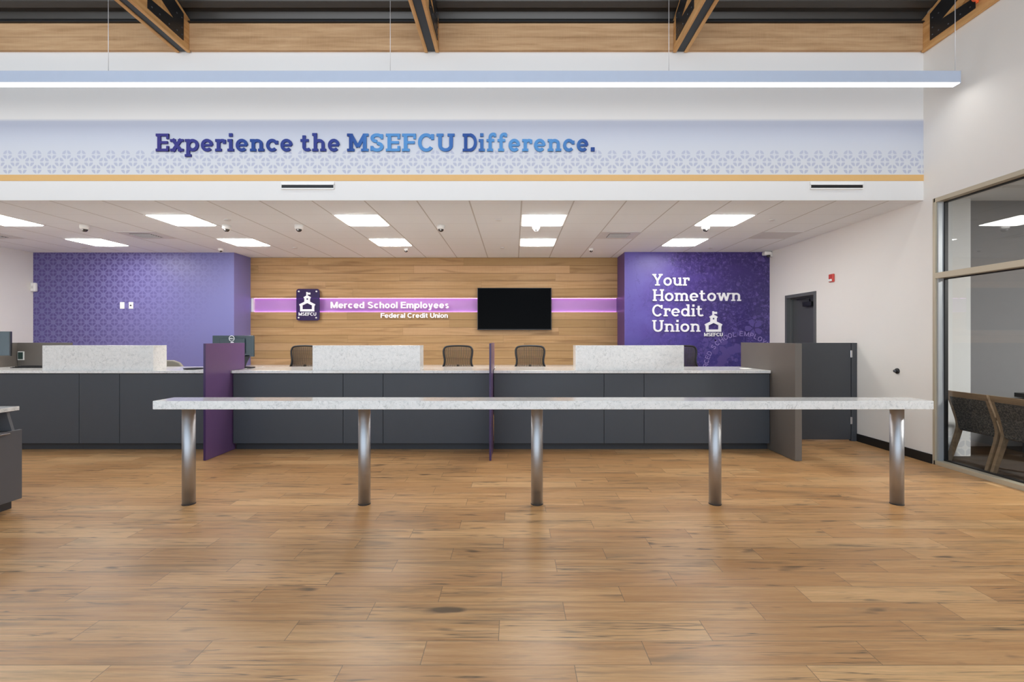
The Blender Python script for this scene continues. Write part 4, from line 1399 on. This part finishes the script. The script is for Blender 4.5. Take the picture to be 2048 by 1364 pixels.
MB().prism([(6.62, 1.018), (6.80, 1.018), (6.80, 1.042), (6.62, 1.026)], -6.90, -6.46, 'x').build('case', 'black_plastic', o)
mb = MB()
for i in range(14):
    for j in range(4):
        xx, yy = -6.885 + i * 0.0302, 6.632 + j * 0.040
        zz = 1.0265 + (yy - 6.62) * 0.089
        mb.box(xx, xx + 0.024, yy, yy + 0.03, zz, zz + 0.006)
mb.build('keys', 'steel_dark', o)
tag(box('paper_sheet', 'paper_white', -6.90, -6.70, 6.17, 6.28, 1.018, 1.021), 'white paper sheet on the far left of the worktop', 'paper')
tag(box('paper_slip', 'paper_white', 3.06, 3.17, 6.45, 6.56, 1.018, 1.021), 'small white slip on the worktop beside the end panel', 'paper')

# ================================================================== OFFICE CHAIRS
def spline(pts, n=8):
    out = []
    P = [pts[0]] + pts + [pts[-1]]
    for i in range(1, len(P) - 2):
        for j in range(n):
            t = j / n
            p0, p1, p2, p3 = (Vector(P[i + d]) for d in (-1, 0, 1, 2))
            out.append(0.5 * ((2 * p1) + (p2 - p0) * t + (2 * p0 - 5 * p1 + 4 * p2 - p3) * t * t + (3 * p1 - p0 - 3 * p2 + p3) * t ** 3))
    out.append(Vector(pts[-1]))
    return out
def office_chair(loc, rz, label, group, frame='chair_frame_black', rib='chair_rib'):
    o = empty('mesh_office_chair', loc, label, 'office chair', group, rz)
    half = [(0.245, 0.235, 0.955), (0.212, 0.24, 1.03), (0.208, 0.245, 1.10), (0.222, 0.25, 1.18), (0.222, 0.255, 1.245), (0.195, 0.262, 1.288), (0.13, 0.268, 1.303), (0.0, 0.27, 1.308)]
    sp = spline(half, 6)
    full = [Vector((-p.x, p.y, p.z)) for p in sp] + list(reversed(sp))[1:]
    lower = spline([(-0.245, 0.235, 0.955), (-0.20, 0.23, 0.86), (0.0, 0.225, 0.84), (0.20, 0.23, 0.86), (0.245, 0.235, 0.955)], 6)
    MB().tube(full + lower[::-1][1:-1], 0.0145, 8, closed=True, sx=1.0).build('back_frame', frame, o, False)
    # vertical ribs from the lower rail up to the frame
    def halfw(z):
        for a, b in zip(sp, sp[1:]):
            if min(a.z, b.z) <= z <= max(a.z, b.z) and abs(a.z - b.z) > 1e-6:
                t = (z - a.z) / (b.z - a.z)
                return a.x + (b.x - a.x) * t
        return 0.2
    mb = MB()
    n = 25
    for i in range(n):
        f = -0.95 + 1.9 * i / (n - 1)
        pts = []
        for zz in (0.87, 0.93, 0.99, 1.03, 1.10, 1.18, 1.245, 1.275, 1.29):
            hw = halfw(zz) if zz > 0.955 else 0.215
            if zz > 1.24:
                hw = 0.222
            x = f * (hw - 0.008)
            # stop at the top edge of the frame
            zmax = 1.30 - 0.055 * max(0.0, (abs(x) - 0.12) / 0.10) ** 1.6
            pts.append((x, 0.238 + 0.03 * (zz - 0.87) / 0.4 - 0.02 * (1 - f * f), min(zz, zmax)))
        mb.tube(pts, 0.0056, 5)
    mb.build('back_ribs', rib, o, False)
    mb = MB(); mb.box(-0.24, 0.24, -0.24, 0.22, 0.70, 0.76, 0.028, 3); mb.build('seat', frame, o, False)
    MB().tube([(0, 0.0, 0.68), (0, 0.23, 0.70), (0, 0.29, 0.80), (0, 0.262, 0.95), (0, 0.268, 1.02)], 0.02, 8).build('back_stem', frame, o, False)
    for s in (-1, 1):
        MB().tube([(s * 0.20, 0.16, 0.72), (s * 0.29, 0.14, 0.74), (s * 0.30, 0.10, 0.86), (s * 0.30, -0.12, 0.875)], 0.016, 8).build('armrest', frame, o, False)
    MB().lathe([(0.001, 0.09), (0.03, 0.09), (0.03, 0.40), (0.018, 0.41), (0.018, 0.70), (0.001, 0.70)], (0, 0, 0), 14).build('gas_column', 'steel_dark', o, False)
    n = 24
    MB().tube([(0.2 * math.cos(2 * PI * i / n), 0.2 * math.sin(2 * PI * i / n), 0.32) for i in range(n)], 0.011, 6, closed=True).tube([(-0.2, 0, 0.32), (0.2, 0, 0.32)], 0.008, 6).build('foot_ring', 'chrome', o, False)
    b = MB()
    for i in range(5):
        a = R(72 * i + 18)
        b.tube([(0.02 * math.cos(a), 0.02 * math.sin(a), 0.12), (0.31 * math.cos(a), 0.31 * math.sin(a), 0.075)], [0.03, 0.018], 8)
    base = b.build('star_base', frame, o, False)
    for i in range(5):
        a = R(72 * i + 18)
        MB().lathe([(0.001, -0.02), (0.027, -0.02), (0.03, 0.0), (0.027, 0.02), (0.001, 0.02)], (0.31 * math.cos(a), 0.31 * math.sin(a), 0.031), 12, 'x').build('caster', 'black_rubber', base, False)
    return o
ch = office_chair((-0.868, 7.24, 0), R(0), 'mesh back office chair just left of the thin middle divider', 'mesh back office chairs')
for x, y, rz, l in ((0.258, 7.24, 2, 'mesh back office chair just right of the thin middle divider'), (-3.29, 7.24, -10, 'mesh back office chair half hidden by the stone block left of the television'),
                    (2.70, 7.24, 16, 'mesh back office chair in front of the purple mural')):
    c2 = copy_tree(ch)
    c2.location = (x, y, 0)
    c2.rotation_euler = (0, 0, R(rz))
    c2['label'] = l
# beige chair mostly hidden behind the left block
o = empty('upholstered_office_chair', (-5.40, 7.3, 0), 'beige rounded chair back peeking out beside the left stone block', 'office chair')
mb = MB()
mb.prism([(-0.24, 0.62), (0.24, 0.62), (0.26, 0.85), (0.245, 0.98), (0.19, 1.05), (0.09, 1.085), (-0.09, 1.085), (-0.19, 1.05), (-0.245, 0.98), (-0.26, 0.85)], 0.22, 0.27)
for v in mb.bm.verts:
    v.co.x += -5.40; v.co.y += 7.3
bb = mb.build('backrest', 'chair_beige', o)
md = bb.modifiers.new('round', 'BEVEL'); md.width = 0.02; md.segments = 3
MB().box(-5.64, -5.16, 7.06, 7.52, 0.50, 0.58, 0.03, 3).build('seat', 'chair_beige', o)
MB().lathe([(0.001, 0.08), (0.03, 0.08), (0.02, 0.5), (0.001, 0.5)], (-5.40, 7.3, 0), 12).build('gas_column', 'steel_dark', o)
mb = MB()
for i in range(5):
    a_ = R(72 * i + 18)
    mb.tube([(-5.40, 7.3, 0.11), (-5.40 + 0.3 * math.cos(a_), 7.3 + 0.3 * math.sin(a_), 0.03)], [0.03, 0.02], 8)
    mb.lathe([(0.001, -0.02), (0.028, -0.02), (0.028, 0.02), (0.001, 0.02)], (-5.40 + 0.3 * math.cos(a_), 7.3 + 0.3 * math.sin(a_), 0.029), 10, 'x')
mb.build('star_base', 'chair_frame_black', o)
MB().tube([(-5.40, 7.4, 0.50), (-5.40, 7.6, 0.52), (-5.40, 7.58, 0.75)], 0.02, 8).build('back_stem', 'chair_frame_black', o)

# ================================================================== STANDING LEDGE
o = empty('standing_ledge', (0.24, 4.16, 0), 'long white stone standing ledge on five steel posts in front of the teller counter', 'table')
MB().box(-3.013, 3.50, 4.03, 4.285, 0.834, 0.905, 0.004).build('top', 'quartz', o)
for x in (-2.805, -1.29, 0.198, 1.734, 3.302):
    lg = MB().lathe([(0.001, 0.001), (0.051, 0.001), (0.051, 0.834), (0.001, 0.834)], (x, 4.17, 0), 36).build('leg', 'brushed_steel', o)
    MB().lathe([(0.052, 0.0), (0.0535, 0.0), (0.0535, 0.004), (0.052, 0.005)], (x, 4.17, 0), 36).build('foot_collar', 'steel_dark', lg)

# ================================================================== LEFT CABINET
o = empty('storage_cabinet', (-4.6, 3.4, 0), 'grey cabinet with white top and open slot at the left picture edge', 'cabinet')
MB().box(-4.9, -4.09, 2.6, 4.0, 0.834, 0.866, 0.003).build('top', 'quartz', o)
mb = MB()
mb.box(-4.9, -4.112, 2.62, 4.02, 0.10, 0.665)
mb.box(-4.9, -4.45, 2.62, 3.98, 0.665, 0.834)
mb.build('body', 'lit_grey_laminate', o)
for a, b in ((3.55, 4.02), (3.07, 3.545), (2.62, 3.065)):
    d_ = MB().box(-4.112, -4.088, a + 0.002, b - 0.002, 0.10, 0.672, 0.002).build('door', 'lit_grey_laminate', o)
    MB().box(-4.09, -4.06, b - 0.22, b - 0.12, 0.655, 0.664, 0.002).build('handle', 'chrome', d_)
MB().prism([(-4.45, 0.668), (-4.115, 0.668), (-4.165, 0.834), (-4.45, 0.834)], 3.962, 3.985).build('slot_side', 'lit_grey_laminate', o)
box('plinth', 'toe_kick_grey', -4.85, -4.22, 2.66, 4.06, 0.0, 0.10, o)

# ================================================================== ROOM BEHIND THE GLASS
def guest_chair(y0, y1, label):
    o = empty('guest_chair', (5.25, (y0 + y1) / 2, 0), label, 'chair', 'guest chairs behind the glass')
    side = [(4.955, 0.83), (5.035, 0.60), (5.075, 0.46), (5.065, 0.36), (5.01, 0.18), (4.955, 0.0)]
    sp = spline([(p[0], 0, p[1]) for p in side], 5)
    for ya, yb in ((y0, y0 + 0.032), (y1 - 0.032, y1)):
        L = [(p.x, p.z) for p in sp]
        wv = [0.030 + 0.02 * math.sin(PI * i / (len(sp) - 1)) for i in range(len(sp))]
        outl = [(x, z) for x, z in L] + [(x + wv[i] + 0.012, z) for i, (x, z) in reversed(list(enumerate(L)))]
        MB().prism(outl, ya, yb).build('rear_leg', 'chair_wood', o)
        MB().prism([(5.50, 0.0), (5.54, 0.0), (5.56, 0.64), (5.12, 0.66), (5.11, 0.63), (5.52, 0.61)], ya, yb).build('front_leg', 'chair_wood', o)
    MB().prism([(4.955, 0.83), (4.985, 0.83), (5.005, 0.765), (4.977, 0.765)], y0 + 0.03, y1 - 0.03).build('top_rail', 'chair_wood', o)
    MB().prism([(4.978, 0.765), (5.04, 0.60), (5.085, 0.40), (5.13, 0.40), (5.085, 0.62), (5.03, 0.765)], y0 + 0.033, y1 - 0.033).build('backrest', 'upholstery', o)
    MB().box(5.08, 5.56, y0 + 0.033, y1 - 0.033, 0.38, 0.47, 0.02, 3).build('seat', 'upholstery', o)
guest_chair(5.075, 5.56, 'guest chair with speckled upholstery behind the glass, beside the window jamb')
guest_chair(4.52, 5.045, 'guest chair with speckled upholstery behind the glass, cut off by the right picture edge')
o = empty('office_desk', (6.6, 5.4, 0), 'dark desk behind the glass beyond the wooden chairs', 'desk')
MB().box(6.05, 8.2, 5.15, 5.85, 0.72, 0.77, 0.003).build('top', 'black_plastic', o)
box('side_panel', 'dark_grey_laminate', 6.1, 6.14, 5.2, 5.8, 0, 0.72, o)
box('side_panel', 'dark_grey_laminate', 8.1, 8.14, 5.2, 5.8, 0, 0.72, o)
o = empty('added_office_light', (7.6, 2.6, 3.12), 'unseen light panel added to brighten the room behind the glass', 'ceiling light')  # out of view, added only to brighten the office
box('diffuser', 'added_office_glow', 7.3, 7.9, 2.3, 2.9, 3.108, 3.119, o)
